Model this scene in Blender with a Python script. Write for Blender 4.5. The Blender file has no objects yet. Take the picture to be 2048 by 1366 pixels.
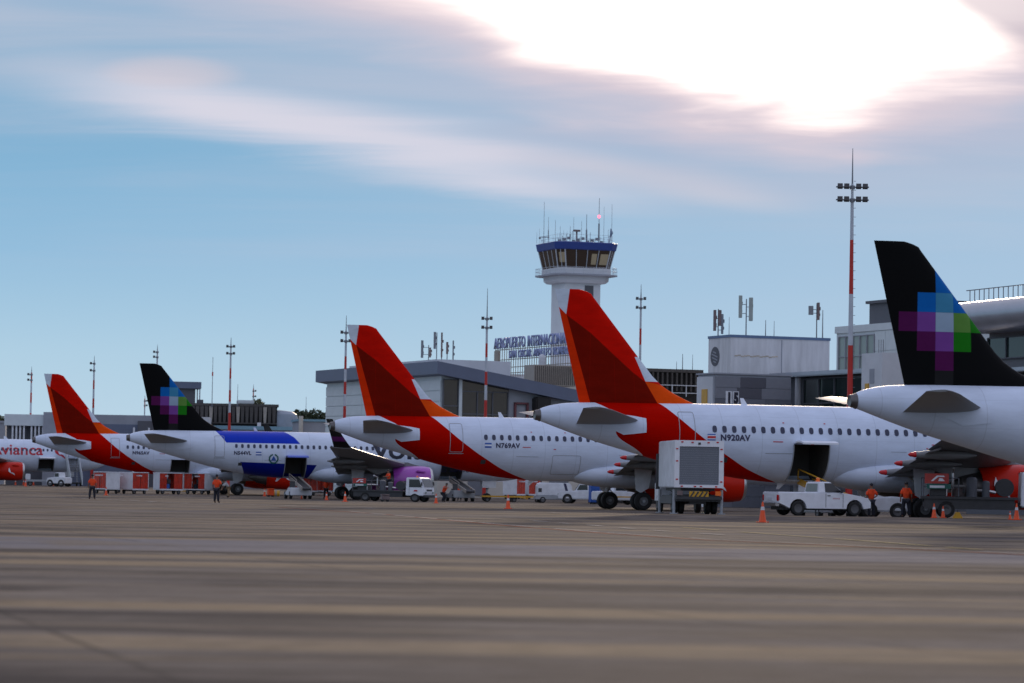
import bpy, bmesh, math, random
from mathutils import Vector, Matrix
random.seed(7)
R = math.radians
sc = bpy.context.scene
COL = sc.collection

# ------------------------------------------------------------------ camera
F, HC, Y0, ROLL = 6500.0, 1.42, 972.5, 0.0165        # focal length in photo pixels, eye height, horizon row, roll
TH = math.atan((Y0 - 683.0) / F)
cam_d = bpy.data.cameras.new('camera')
cam = bpy.data.objects.new('camera', cam_d); COL.objects.link(cam)
cam_d.sensor_width = 36.0
cam_d.lens = F * 36.0 / 2048.0
cam_d.clip_start = 0.5; cam_d.clip_end = 30000
fw = Vector((0, math.cos(TH), math.sin(TH))); rt = Vector((1, 0, 0)); up = Vector((0, -math.sin(TH), math.cos(TH)))
r2 = rt * math.cos(ROLL) + up * math.sin(ROLL); u2 = -rt * math.sin(ROLL) + up * math.cos(ROLL)
mw = Matrix((r2, u2, -fw)).transposed().to_4x4(); mw.translation = (0, 0, HC)
cam.matrix_world = mw
cam_d.dof.use_dof = True
cam_d.dof.focus_distance = 185.0
cam_d.dof.aperture_fstop = 1.6
sc.camera = cam
sc.view_settings.view_transform = 'Standard'
sc.view_settings.look = 'None'
sc.view_settings.exposure = 0.42
sc.view_settings.gamma = 1.0
sc.view_settings.use_curve_mapping = False

# ------------------------------------------------------------------ sky and sun
SUN_EL, SUN_AZ = 11.5, 5.0           # degrees; azimuth to the right of straight ahead
wd = bpy.data.worlds.new('World'); sc.world = wd; wd.use_nodes = True
def build_world():
    nt = wd.node_tree; nt.nodes.clear(); N = nt.nodes; L = nt.links
    def m(op, a, b=None, c=None, clamp=False):
        n = N.new('ShaderNodeMath'); n.operation = op; n.use_clamp = clamp
        for i, v in enumerate((a, b, c)):
            if v is None: continue
            if isinstance(v, (int, float)): n.inputs[i].default_value = v
            else: L.new(v, n.inputs[i])
        return n.outputs[0]
    def mr(v, a, b, c=0.0, d=1.0, smooth=True):
        n = N.new('ShaderNodeMapRange'); n.interpolation_type = 'SMOOTHSTEP' if smooth else 'LINEAR'
        L.new(v, n.inputs[0]); n.inputs[1].default_value = a; n.inputs[2].default_value = b
        n.inputs[3].default_value = c; n.inputs[4].default_value = d
        return n.outputs[0]
    def mix(f, a, b):
        n = N.new('ShaderNodeMix'); n.data_type = 'RGBA'
        if isinstance(f, (int, float)): n.inputs[0].default_value = f
        else: L.new(f, n.inputs[0])
        for i, v in ((6, a), (7, b)):
            if isinstance(v, tuple): n.inputs[i].default_value = (*v, 1)
            else: L.new(v, n.inputs[i])
        return n.outputs[2]
    tc = N.new('ShaderNodeTexCoord'); sep = N.new('ShaderNodeSeparateXYZ'); L.new(tc.outputs['Generated'], sep.inputs[0])
    X, Y, Z = sep.outputs
    az = m('MULTIPLY', m('ARCTAN2', X, Y), 57.29578)      # degrees right of straight ahead
    el = m('MULTIPLY', m('ARCSINE', Z), 57.29578)
    zz = m('ADD', m('MAXIMUM', Z, 0.0), 0.055)
    pv = N.new('ShaderNodeCombineXYZ'); L.new(m('DIVIDE', X, zz), pv.inputs[0]); L.new(m('DIVIDE', Y, zz), pv.inputs[1])
    def noise(scale, detail, rough, off, sx=1.0, sy=1.0, rot=0.0, dist=0.0):
        mp = N.new('ShaderNodeMapping'); L.new(pv.outputs[0], mp.inputs[0])
        mp.inputs[1].default_value = (off, off * 1.7, 0); mp.inputs[2].default_value = (0, 0, rot); mp.inputs[3].default_value = (sx, sy, 1)
        n = N.new('ShaderNodeTexNoise'); L.new(mp.outputs[0], n.inputs[0])
        n.inputs['Scale'].default_value = scale; n.inputs['Detail'].default_value = detail; n.inputs['Roughness'].default_value = rough
        n.inputs['Distortion'].default_value = dist
        return n.outputs[0]
    sky = N.new('ShaderNodeTexSky'); sky.sky_type = 'NISHITA'; sky.sun_disc = False
    sky.sun_elevation = R(SUN_EL); sky.sun_rotation = R(SUN_AZ); sky.air_density = 1.0; sky.dust_density = 1.2; sky.ozone_density = 2.0
    nm = N.new('ShaderNodeVectorMath'); nm.operation = 'SCALE'; L.new(sky.outputs[0], nm.inputs[0]); nm.inputs[3].default_value = 0.2
    # clear air: pale at the horizon, blue a few degrees up, the physical sky overhead
    ramp = N.new('ShaderNodeValToRGB'); L.new(mr(el, 0.0, 10.0, smooth=False), ramp.inputs[0])
    cr = ramp.color_ramp
    cr.elements[0].position = 0.0; cr.elements[0].color = (0.54, 0.69, 0.80, 1)
    cr.elements[1].position = 1.0; cr.elements[1].color = (0.26, 0.43, 0.63, 1)
    for p, c in ((0.22, (0.43, 0.62, 0.765)), (0.40, (0.29, 0.51, 0.715)), (0.58, (0.225, 0.445, 0.655)), (0.74, (0.25, 0.44, 0.63))):
        e = cr.elements.new(p); e.color = (*c, 1)
    air = mix(mr(az, -10, 9, 0.0, 0.55), ramp.outputs[0], (0.455, 0.585, 0.745))
    air = mix(mr(el, 10.0, 30.0), air, nm.outputs[0])
    # thin streaks of cloud
    n1 = noise(0.5, 3.0, 0.5, 3.1, 0.75, 1.0, 0.35, 0.3)
    n2 = noise(1.0, 4.0, 0.5, 9.4, 0.55, 1.0, 0.25, 0.2)
    streak = m('ADD', m('MULTIPLY', n1, 0.72), m('MULTIPLY', n2, 0.28))
    cov = mr(el, 2.5, 7.0, 0.0, 1.0)
    fw_ = noise(3.2, 6.0, 0.6, 15.0, 0.35, 1.0, 0.2, 0.6)
    cm = m('MULTIPLY', mr(m('ADD', streak, m('MULTIPLY', m('SUBTRACT', fw_, 0.5), 0.28)), 0.34, 0.70), cov)
    cm = m('MULTIPLY', cm, 0.68)
    cloudc = mix(mr(n2, 0.35, 0.65), (0.44, 0.53, 0.66), (0.58, 0.58, 0.68))
    c1 = mix(cm, air, cloudc)
    # long soft bank that slopes down to the right
    tilt = m('ADD', el, m('MULTIPLY', az, 0.14))
    wob = m('ADD', m('MULTIPLY', m('SUBTRACT', n1, 0.5), 1.6), m('MULTIPLY', m('SUBTRACT', fw_, 0.5), 0.9))
    band = m('ADD', tilt, wob)
    b1 = m('MULTIPLY', mr(band, 4.75, 5.55), mr(band, 6.5, 5.65))
    b1 = m('MULTIPLY', b1, mr(n2, 0.25, 0.6, 0.45, 0.95))
    b1 = m('MULTIPLY', b1, mr(m('ABSOLUTE', m('ADD', az, 3.0)), 2.5, 6.5, 1.0, 0.0))
    c1 = mix(b1, c1, (0.70, 0.685, 0.78))
    # a small rosy streak above it
    sx_ = m('DIVIDE', m('ADD', az, 6.1), 1.3); sy_ = m('DIVIDE', m('SUBTRACT', m('ADD', el, m('MULTIPLY', m('SUBTRACT', n2, 0.5), 0.5)), 7.2), 0.30)
    b2 = mr(m('ADD', m('MULTIPLY', sx_, sx_), m('MULTIPLY', sy_, sy_)), 0.0, 1.3, 1.0, 0.0)
    c1 = mix(m('MULTIPLY', b2, 0.5), c1, (0.72, 0.62, 0.66))
    # and one under the bright break
    sy3 = m('SUBTRACT', m('ADD', m('ADD', el, m('MULTIPLY', az, 0.16)), m('MULTIPLY', m('SUBTRACT', n2, 0.5), 0.7)), 5.85)
    b3 = m('MULTIPLY', mr(m('ABSOLUTE', sy3), 0.0, 0.42, 1.0, 0.0), mr(m('ABSOLUTE', m('SUBTRACT', az, 2.4)), 0.8, 3.4, 1.0, 0.0))
    c1 = mix(m('MULTIPLY', b3, 0.5), c1, (0.74, 0.66, 0.70))
    # grey-lilac bank round the bright break
    # boundary (elevation) of the sunlit break in the cloud, as a function of azimuth
    fc = N.new('ShaderNodeFloatCurve'); L.new(mr(az, -18, 22, smooth=False), fc.inputs['Value'])
    pts = [(-18, 13.5), (-12, 10.6), (-6, 8.9), (-3.2, 8.62), (-1.2, 8.22), (0.6, 7.5), (2.0, 7.22), (3.1, 6.95), (4.1, 6.92), (5.0, 6.80), (5.9, 6.90), (6.6, 7.12), (7.7, 7.28), (9.0, 7.5), (12.0, 8.6), (16, 10.8), (22, 14.5)]
    cu = fc.mapping.curves[0]
    def cp(a, e): return ((a + 18) / 40.0, e / 20.0)
    cu.points[0].location = cp(*pts[0]); cu.points[1].location = cp(*pts[-1])
    for p in pts[1:-1]: cu.points.new(*cp(*p))
    fc.mapping.update()
    n3 = noise(1.2, 4.0, 0.5, 5.5, 0.6, 1.0, 0.2, 0.4)
    edge = m('SUBTRACT', el, m('MULTIPLY', fc.outputs[0], 20.0))
    n5 = noise(2.0, 4.0, 0.55, 7.7, 0.85, 1.0, 0.15, 0.5)
    n6 = noise(7.0, 5.0, 0.6, 2.2, 0.7, 1.0, 0.3, 0.4)
    edge = m('ADD', edge, m('MULTIPLY', m('SUBTRACT', n3, 0.5), 1.5))
    edge = m('ADD', edge, m('MULTIPLY', m('SUBTRACT', n5, 0.5), 1.3))
    edge = m('ADD', edge, m('MULTIPLY', m('SUBTRACT', n6, 0.5), 0.30))
    edge = m('SUBTRACT', edge, 0.28)
    # below the break: shaded bank
    bank = m('MULTIPLY', mr(edge, -3.0, -0.7), mr(az, -9.0, 2.0))
    bank = m('MULTIPLY', bank, mr(n1, 0.30, 0.62, 0.45, 0.95))
    c1 = mix(m('MULTIPLY', bank, mr(n5, 0.32, 0.66, 0.95, 0.55)), c1, (0.45, 0.50, 0.645))
    rim = m('MULTIPLY', mr(edge, -1.5, 0.1), mr(m('ABSOLUTE', m('SUBTRACT', az, 4.0)), 5.0, 15.0, 1.0, 0.30))
    c1 = mix(m('MULTIPLY', rim, 0.75), c1, (0.96, 0.71, 0.70))
    # the break itself, brightest towards the sun
    sd = Vector((math.sin(R(SUN_AZ)) * math.cos(R(SUN_EL)), math.cos(R(SUN_AZ)) * math.cos(R(SUN_EL)), math.sin(R(SUN_EL))))
    dot = N.new('ShaderNodeVectorMath'); dot.operation = 'DOT_PRODUCT'; L.new(tc.outputs['Generated'], dot.inputs[0]); dot.inputs[1].default_value = sd
    ang = m('MULTIPLY', m('ARCCOSINE', m('MINIMUM', dot.outputs['Value'], 1.0)), 57.29578)
    core = m('MULTIPLY', mr(edge, -0.65, 0.95), mr(ang, 9.5, 17.0, 1.0, 0.0))
    glow = m('POWER', mr(ang, 0.0, 14.0, 1.0, 0.0), 2.0)
    bright = mix(glow, (1.25, 1.08, 1.02), (6.0, 5.2, 4.4))
    c1 = mix(core, c1, bright)
    # a dark scrap of cloud at the upper right of the break
    ds = m('MULTIPLY', mr(m('ADD', m('ADD', m('MULTIPLY', m('SUBTRACT', az, 8.6), 0.55), m('SUBTRACT', el, 8.35)), m('MULTIPLY', m('SUBTRACT', n3, 0.5), 1.0)), -1.05, -0.10), mr(ang, 20.0, 14.0))
    c1 = mix(m('MULTIPLY', ds, mr(az, 5.5, 8.0, 0.0, 0.9)), c1, (0.50, 0.44, 0.52))
    # wide high cloud outside the frame, tinted blue to cool the fill light
    n4 = noise(1.1, 5.0, 0.55, 21.0, 1.0, 1.0, 0.9, 0.2)
    hi = m('MULTIPLY', mr(n4, 0.42, 0.68), mr(el, 14.0, 24.0))
    c1 = mix(m('MULTIPLY', hi, 0.5), c1, (0.62, 0.88, 1.40))
    bg = N.new('ShaderNodeBackground'); L.new(c1, bg.inputs[0]); bg.inputs[1].default_value = 0.748
    out = N.new('ShaderNodeOutputWorld'); L.new(bg.outputs[0], out.inputs[0])
build_world()
sl = bpy.data.lights.new('sun', 'SUN'); sl.energy = 1.3; sl.angle = R(5.0); sl.color = (1.0, 0.80, 0.58)
sun = bpy.data.objects.new('sun', sl); COL.objects.link(sun)
sun.rotation_euler = Vector((math.sin(R(SUN_AZ)) * math.cos(R(SUN_EL)), math.cos(R(SUN_AZ)) * math.cos(R(SUN_EL)), math.sin(R(SUN_EL)))).to_track_quat('Z', 'Y').to_euler()
sun.location = (20, 200, 120)

# ------------------------------------------------------------------ helpers
def ease(t): t = max(0.0, min(1.0, t)); return t * t * (3 - 2 * t)
def gz(y, x=0.0):
    """the apron: flat, with a slight rise far away and a low crown under the stand on the right"""
    return 0.5 * ease((y - 290.0) / 130.0) + 0.20 * ease((x - 2.0) / 6.0) * ease((y - 146.0) / 11.0) * (1 - ease((y - 163.0) / 8.0))
def W(px, py, s):
    """point that shows at photo pixel (px, py) where one metre spans s pixels"""
    dx, dy = px - 1024.0, py - 683.0
    xu = dx * math.cos(ROLL) + dy * math.sin(ROLL); yu = -dx * math.sin(ROLL) + dy * math.cos(ROLL)
    d = F / s
    return Vector((0, 0, HC)) + fw * d + rt * (xu / s) - up * (yu / s)
def G(px, s):
    """point of the ground below photo column px at scale s"""
    y = F / s; z = gz(y, (px - 1024) / s); py = Y0 + ROLL * (px - 1024) + s * (HC - z)
    p = W(px, py, s); return Vector((p.x, p.y, gz(p.y, p.x)))
def ground_hit(px, py):
    h = Y0 + ROLL * (px - 1024); return G(px, max(2.0, (py - h) / HC))
def zat(px, py, s): return W(px, py, s).z

class MB:
    def __init__(self): self.v = []; self.f = []
    def add(self, vs, fs, M=None):
        b = len(self.v)
        self.v += [tuple(M @ Vector(p)) if M else tuple(p) for p in vs]
        self.f += [tuple(b + i for i in q) for q in fs]
        return self
    def box(self, c, s, rot=(0, 0, 0), M=None, taper=1.0):
        x, y, z = s[0] / 2, s[1] / 2, s[2] / 2; t = taper
        vs = [(-x, -y, -z), (x, -y, -z), (x, y, -z), (-x, y, -z), (-x * t, -y * t, z), (x * t, -y * t, z), (x * t, y * t, z), (-x * t, y * t, z)]
        A = Matrix.Translation(c) @ (Matrix.Rotation(rot[2], 4, 'Z') @ Matrix.Rotation(rot[1], 4, 'Y') @ Matrix.Rotation(rot[0], 4, 'X'))
        return self.add(vs, [(0, 3, 2, 1), (4, 5, 6, 7), (0, 1, 5, 4), (1, 2, 6, 5), (2, 3, 7, 6), (3, 0, 4, 7)], (M @ A) if M else A)
    def bx(self, x0, x1, y0, y1, z0, z1, M=None):
        return self.box(((x0 + x1) / 2, (y0 + y1) / 2, (z0 + z1) / 2), (x1 - x0, y1 - y0, z1 - z0), M=M)
    def cyl(self, p0, p1, r0, r1=None, n=12, cap=True, M=None):
        r1 = r0 if r1 is None else r1
        p0 = Vector(p0); p1 = Vector(p1); d = (p1 - p0).normalized()
        a = d.orthogonal().normalized(); b = d.cross(a)
        vs = []
        for p, r in ((p0, r0), (p1, r1)):
            for i in range(n):
                t = 2 * math.pi * i / n; vs.append(p + a * (r * math.cos(t)) + b * (r * math.sin(t)))
        fs = [(i, (i + 1) % n, n + (i + 1) % n, n + i) for i in range(n)]
        if cap: fs += [tuple(range(n - 1, -1, -1)), tuple(range(n, 2 * n))]
        return self.add(vs, fs, M)
    def tube(self, pts, r, n=6):
        for a, b in zip(pts[:-1], pts[1:]): self.cyl(a, b, r, n=n)
        return self
    def lathe(self, prof, c=(0, 0, 0), axis='Z', n=24, M=None, close=False):
        """prof: (along, radius) pairs"""
        vs = []
        for h, r in prof:
            for i in range(n):
                t = 2 * math.pi * i / n; ca, sa = r * math.cos(t), r * math.sin(t)
                p = (ca, sa, h) if axis == 'Z' else ((h, ca, sa) if axis == 'X' else (sa, h, ca))
                vs.append((p[0] + c[0], p[1] + c[1], p[2] + c[2]))
        k = len(prof)
        fs = [(j * n + i, j * n + (i + 1) % n, (j + 1) * n + (i + 1) % n, (j + 1) * n + i) for j in range(k - 1) for i in range(n)]
        if not close: fs += [tuple(range(n - 1, -1, -1)), tuple(range((k - 1) * n, k * n))]
        return self.add(vs, fs, M)
    def prism(self, poly, y0, y1, M=None, inset=0.0):
        """poly of (x, z), extruded from y0 to y1"""
        n = len(poly); vs = [(x, y0, z) for x, z in poly] + [(x, y1, z) for x, z in poly]
        fs = [tuple(range(n)), tuple(range(2 * n - 1, n - 1, -1))] + [(i, n + i, n + (i + 1) % n, (i + 1) % n) for i in range(n)]
        return self.add(vs, fs, M)
    def loft(self, loops, cap=True):
        n = len(loops[0]); vs = [p for l in loops for p in l]
        fs = [(j * n + i, j * n + (i + 1) % n, (j + 1) * n + (i + 1) % n, (j + 1) * n + i) for j in range(len(loops) - 1) for i in range(n)]
        if cap: fs += [tuple(range(n - 1, -1, -1)), tuple(range((len(loops) - 1) * n, len(loops) * n))]
        return self.add(vs, fs)
    def ball(self, c, r, n=10, m=6, sc=(1, 1, 1)):
        prof = [(-math.cos(math.pi * j / m) , max(0.001, math.sin(math.pi * j / m))) for j in range(m + 1)]
        A = Matrix.Translation(c) @ Matrix.Diagonal((r * sc[0], r * sc[1], r * sc[2], 1))
        return self.lathe(prof, n=n, M=A)
    def mesh(self, name, mat, smooth=False, bevel=0.0):
        me = bpy.data.meshes.new(name); me.from_pydata(self.v, [], self.f)
        bm = bmesh.new(); bm.from_mesh(me)
        if bevel:
            es = [e for e in bm.edges if len(e.link_faces) == 2 and e.calc_face_angle(0) > 0.6]
            bmesh.ops.bevel(bm, geom=es, offset=bevel, segments=2, affect='EDGES', clamp_overlap=True)
        bmesh.ops.recalc_face_normals(bm, faces=bm.faces)
        bm.to_mesh(me); bm.free()
        if mat: me.materials.append(mat)
        if smooth:
            for p in me.polygons: p.use_smooth = True
            me.set_sharp_from_angle(angle=R(38))
        return me
    def build(self, name, mat, parent=None, smooth=False, bevel=0.0):
        return obj(name, self.mesh(name, mat, smooth, bevel), parent)
def obj(name, me, parent=None, loc=None):
    o = bpy.data.objects.new(name, me); COL.objects.link(o)
    if parent: o.parent = parent
    if loc is not None: o.location = loc
    return o
def thing(name, label, cat, loc=(0, 0, 0), rz=0.0, group=None):
    o = bpy.data.objects.new(name, None); COL.objects.link(o)
    o.location = loc; o.rotation_euler = (0, 0, rz); o.empty_display_size = 0.3
    return tag(o, label, cat, group)
def tag(o, label, cat, group=None):
    o['label'] = label; o['category'] = cat
    if group: o['group'] = group
    return o
def structure(o): o['kind'] = 'structure'; return o
def copy_tree(o, label=None, loc=None, rz=None, parent=None):
    c = o.copy(); COL.objects.link(c)
    if parent: c.parent = parent
    if label: c['label'] = label
    if loc is not None: c.location = loc
    if rz is not None: c.rotation_euler = (0, 0, rz)
    for ch in list(o.children): copy_tree(ch, parent=c)
    return c

# ------------------------------------------------------------------ materials
def mat(name, col, rough=0.5, metal=0.0, var=0.10, scale=2.5, coat=0.0, spec=0.5, streak=False):
    m = bpy.data.materials.new(name); m.use_nodes = True
    nt = m.node_tree; N = nt.nodes; L = nt.links; b = N['Principled BSDF']
    b.inputs['Roughness'].default_value = rough; b.inputs['Metallic'].default_value = metal
    b.inputs['Specular IOR Level'].default_value = spec
    b.inputs['Coat Weight'].default_value = coat; b.inputs['Coat Roughness'].default_value = 0.12
    if var:
        tc = N.new('ShaderNodeTexCoord'); mp = N.new('ShaderNodeMapping'); L.new(tc.outputs['Object'], mp.inputs[0])
        if streak: mp.inputs[3].default_value = (1, 1, 0.15)
        n = N.new('ShaderNodeTexNoise'); L.new(mp.outputs[0], n.inputs[0]); n.inputs['Scale'].default_value = scale; n.inputs['Detail'].default_value = 5; n.inputs['Roughness'].default_value = 0.62
        r = N.new('ShaderNodeMapRange'); L.new(n.outputs[0], r.inputs[0]); r.inputs[1].default_value = 0.3; r.inputs[2].default_value = 0.7
        r.inputs[3].default_value = 1 - var; r.inputs[4].default_value = 1 + var * 0.6
        v = N.new('ShaderNodeVectorMath'); v.operation = 'SCALE'; v.inputs[0].default_value = col; L.new(r.outputs[0], v.inputs[3])
        L.new(v.outputs[0], b.inputs['Base Color'])
        r2_ = N.new('ShaderNodeMapRange'); L.new(n.outputs[0], r2_.inputs[0]); r2_.inputs[3].default_value = max(0.03, rough - 0.06); r2_.inputs[4].default_value = min(1, rough + 0.08)
        L.new(r2_.outputs[0], b.inputs['Roughness'])
    else: b.inputs['Base Color'].default_value = (*col, 1)
    return m
def emit(name, col, st):
    m = bpy.data.materials.new(name); m.use_nodes = True; b = m.node_tree.nodes['Principled BSDF']
    b.inputs['Base Color'].default_value = (*col, 1); b.inputs['Emission Color'].default_value = (*col, 1); b.inputs['Emission Strength'].default_value = st
    return m
class LV:
    """a painted livery: zones of flat paint laid out in the aircraft's own side view (x along, z up)"""
    def __init__(self, name, base, rough=0.42, coat=0.0, dirt=0.12, spec=0.13):
        m = self.m = bpy.data.materials.new(name); m.use_nodes = True
        self.N = m.node_tree.nodes; self.L = m.node_tree.links; self.b = self.N['Principled BSDF']
        self.b.inputs['Roughness'].default_value = rough; self.b.inputs['Coat Weight'].default_value = coat; self.b.inputs['Coat Roughness'].default_value = 0.1; self.b.inputs['Specular IOR Level'].default_value = spec
        tc = self.N.new('ShaderNodeTexCoord'); s = self.N.new('ShaderNodeSeparateXYZ'); self.L.new(tc.outputs['Object'], s.inputs[0])
        self.x, self.z = s.outputs[0], s.outputs[2]; self.tc = tc; self.dirt = dirt
        self.col = base; self.seams = True
    def mth(self, op, a, b=None, c=None, clamp=False):
        n = self.N.new('ShaderNodeMath'); n.operation = op; n.use_clamp = clamp
        for i, v in enumerate((a, b, c)):
            if v is None: continue
            if isinstance(v, (int, float)): n.inputs[i].default_value = v
            else: self.L.new(v, n.inputs[i])
        return n.outputs[0]
    def edge(self, v): return self.mth('MULTIPLY_ADD', v, 40.0, 0.5, True)
    def paint(self, mask, col):
        n = self.N.new('ShaderNodeMix'); n.data_type = 'RGBA'; self.L.new(mask, n.inputs[0])
        if isinstance(self.col, tuple): n.inputs[6].default_value = (*self.col, 1)
        else: self.L.new(self.col, n.inputs[6])
        n.inputs[7].default_value = (*col, 1); self.col = n.outputs[2]
    def poly(self, pts, col):
        """convex polygon, any winding"""
        a = sum(p[0] * q[1] - q[0] * p[1] for p, q in zip(pts, pts[1:] + pts[:1]))
        if a < 0: pts = pts[::-1]
        mk = None
        for p, q in zip(pts, pts[1:] + pts[:1]):
            ex, ez = q[0] - p[0], q[1] - p[1]; l = math.hypot(ex, ez); nx, nz = -ez / l, ex / l
            v = self.mth('ADD', self.mth('MULTIPLY', self.x, nx), self.mth('MULTIPLY_ADD', self.z, nz, -(nx * p[0] + nz * p[1])))
            e = self.edge(v); mk = e if mk is None else self.mth('MULTIPLY', mk, e)
        self.paint(mk, col); return self
    def curve(self, pts, zr, xr):
        """x as a function of z"""
        f = self.N.new('ShaderNodeFloatCurve'); f.mapping.use_clip = True
        self.L.new(self.mth('MULTIPLY_ADD', self.z, 1.0 / (zr[1] - zr[0]), -zr[0] / (zr[1] - zr[0]), True), f.inputs['Value'])
        c = f.mapping.curves[0]; P = sorted(((z - zr[0]) / (zr[1] - zr[0]), (x - xr[0]) / (xr[1] - xr[0])) for z, x in pts)
        c.points[0].location = P[0]; c.points[1].location = P[-1]
        for p in P[1:-1]: c.points.new(*p)
        f.mapping.update()
        return self.mth('MULTIPLY_ADD', f.outputs[0], xr[1] - xr[0], xr[0])
    def band(self, left, right, zr, xr, col):
        a = self.edge(self.mth('SUBTRACT', self.x, self.curve(left, zr, xr))); b = self.edge(self.mth('SUBTRACT', self.curve(right, zr, xr), self.x))
        self.paint(self.mth('MULTIPLY', a, b), col); return self
    def done(self):
        n = self.N.new('ShaderNodeTexNoise'); mp = self.N.new('ShaderNodeMapping'); self.L.new(self.tc.outputs['Object'], mp.inputs[0]); mp.inputs[3].default_value = (0.5, 0.5, 1.6)
        self.L.new(mp.outputs[0], n.inputs[0]); n.inputs['Scale'].default_value = 1.3; n.inputs['Detail'].default_value = 6; n.inputs['Roughness'].default_value = 0.65
        r = self.N.new('ShaderNodeMapRange'); self.L.new(n.outputs[0], r.inputs[0]); r.inputs[1].default_value = 0.3; r.inputs[2].default_value = 0.7; r.inputs[3].default_value = 1 - self.dirt; r.inputs[4].default_value = 1.03
        # skin joints every couple of metres, and lengthwise laps
        fx = self.mth('ABSOLUTE', self.mth('SUBTRACT', self.mth('FRACT', self.mth('MULTIPLY', self.x, 1 / 2.13)), 0.5))
        fz = self.mth('ABSOLUTE', self.mth('SUBTRACT', self.mth('FRACT', self.mth('MULTIPLY', self.z, 1 / 1.17)), 0.5))
        sx_ = self.mth('MULTIPLY_ADD', self.mth('LESS_THAN', fx, 0.010), -0.13, 1.0); sz_ = self.mth('MULTIPLY_ADD', self.mth('LESS_THAN', fz, 0.012), -0.07, 1.0)
        k_ = self.mth('MULTIPLY', r.outputs[0], self.mth('MULTIPLY', sx_, sz_)) if self.seams else r.outputs[0]
        v = self.N.new('ShaderNodeVectorMath'); v.operation = 'SCALE'; self.L.new(k_, v.inputs[3])
        if isinstance(self.col, tuple): v.inputs[0].default_value = self.col
        else: self.L.new(self.col, v.inputs[0])
        self.L.new(v.outputs[0], self.b.inputs['Base Color'])
        return self.m
WHITE = (0.69, 0.765, 0.91)
m_white = mat('white_paint', (0.82, 0.84, 0.90), 0.38, coat=0.05, var=0.08, spec=.3)
m_white2 = mat('weathered_white_paint', (0.72, 0.74, 0.79), 0.45, var=0.16, scale=1.5, spec=.25)
m_grey = mat('grey_paint', (0.34, 0.36, 0.39), 0.45, var=0.12)
m_wing = mat('wing_grey_paint', (0.19, 0.195, 0.205), 0.42, var=0.12, scale=1.2)
m_dark = mat('dark_metal', (0.045, 0.045, 0.05), 0.5, var=0.2)
m_hold = mat('hold_lining', (0.10, 0.092, 0.085), 0.7, var=0.2)
m_black = mat('black_rubber', (0.014, 0.014, 0.015), 0.75, var=0.25, scale=6)
m_steel = mat('bare_steel', (0.55, 0.55, 0.56), 0.3, metal=0.9, var=0.12)
m_titan = mat('exhaust_metal', (0.16, 0.15, 0.15), 0.42, metal=0.8, var=0.2)
m_glass = mat('dark_glass', (0.018, 0.022, 0.027), 0.06, var=0.0, spec=0.6)
m_cab = mat('cabin_window_glass', (0.03, 0.04, 0.085), 0.12, var=0.0)
m_red = mat('red_paint', (0.42, 0.012, 0.008), 0.3, coat=0.4, var=0.08)
m_red2 = mat('engine_red_paint', (0.56, 0.014, 0.003), 0.36, coat=0.02, var=0.10, scale=.8, spec=.2)
m_purple = mat('purple_paint', (0.36, 0.055, 0.43), 0.3, coat=0.4, var=0.06)
m_orange = mat('traffic_orange', (0.85, 0.09, 0.012), 0.5, var=0.12)
m_vest = mat('orange_vest_cloth', (0.92, 0.075, 0.012), 0.8, var=0.15, scale=9)
m_yvest = mat('yellow_vest_cloth', (0.75, 0.42, 0.03), 0.8, var=0.15, scale=9)
m_navy = mat('navy_cloth', (0.016, 0.018, 0.03), 0.85, var=0.25, scale=9)
m_khaki = mat('khaki_cloth', (0.30, 0.20, 0.11), 0.85, var=0.2, scale=9)
m_wcloth = mat('white_cloth', (0.62, 0.63, 0.66), 0.85, var=0.15, scale=9)
m_skin = mat('skin', (0.26, 0.125, 0.075), 0.55, var=0.08)
m_hair = mat('dark_hair', (0.012, 0.01, 0.009), 0.6, var=0.1)
m_yellow = mat('yellow_paint', (0.62, 0.33, 0.02), 0.42, var=0.16)
m_blue = mat('blue_paint', (0.02, 0.10, 0.42), 0.4, var=0.12)
m_green = mat('green_paint', (0.01, 0.11, 0.09), 0.45, var=0.12)
m_amber = mat('amber_lens', (0.9, 0.16, 0.01), 0.25, var=0.0)
m_tail = mat('red_lens', (0.55, 0.01, 0.015), 0.22, var=0.0)
m_curt = mat('red_curtain', (0.55, 0.03, 0.008), 0.34, var=0.35, scale=3)
m_shutter = mat('shutter_grey', (0.17, 0.185, 0.22), 0.45, var=0.08)
m_ink = mat('dark_blue_lettering', (0.03, 0.03, 0.08), 0.4, var=0.0)
m_inkred = mat('red_lettering', (0.50, 0.012, 0.03), 0.4, var=0.0)
m_inkblk = mat('black_lettering', (0.012, 0.012, 0.03), 0.4, var=0.0)
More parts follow.
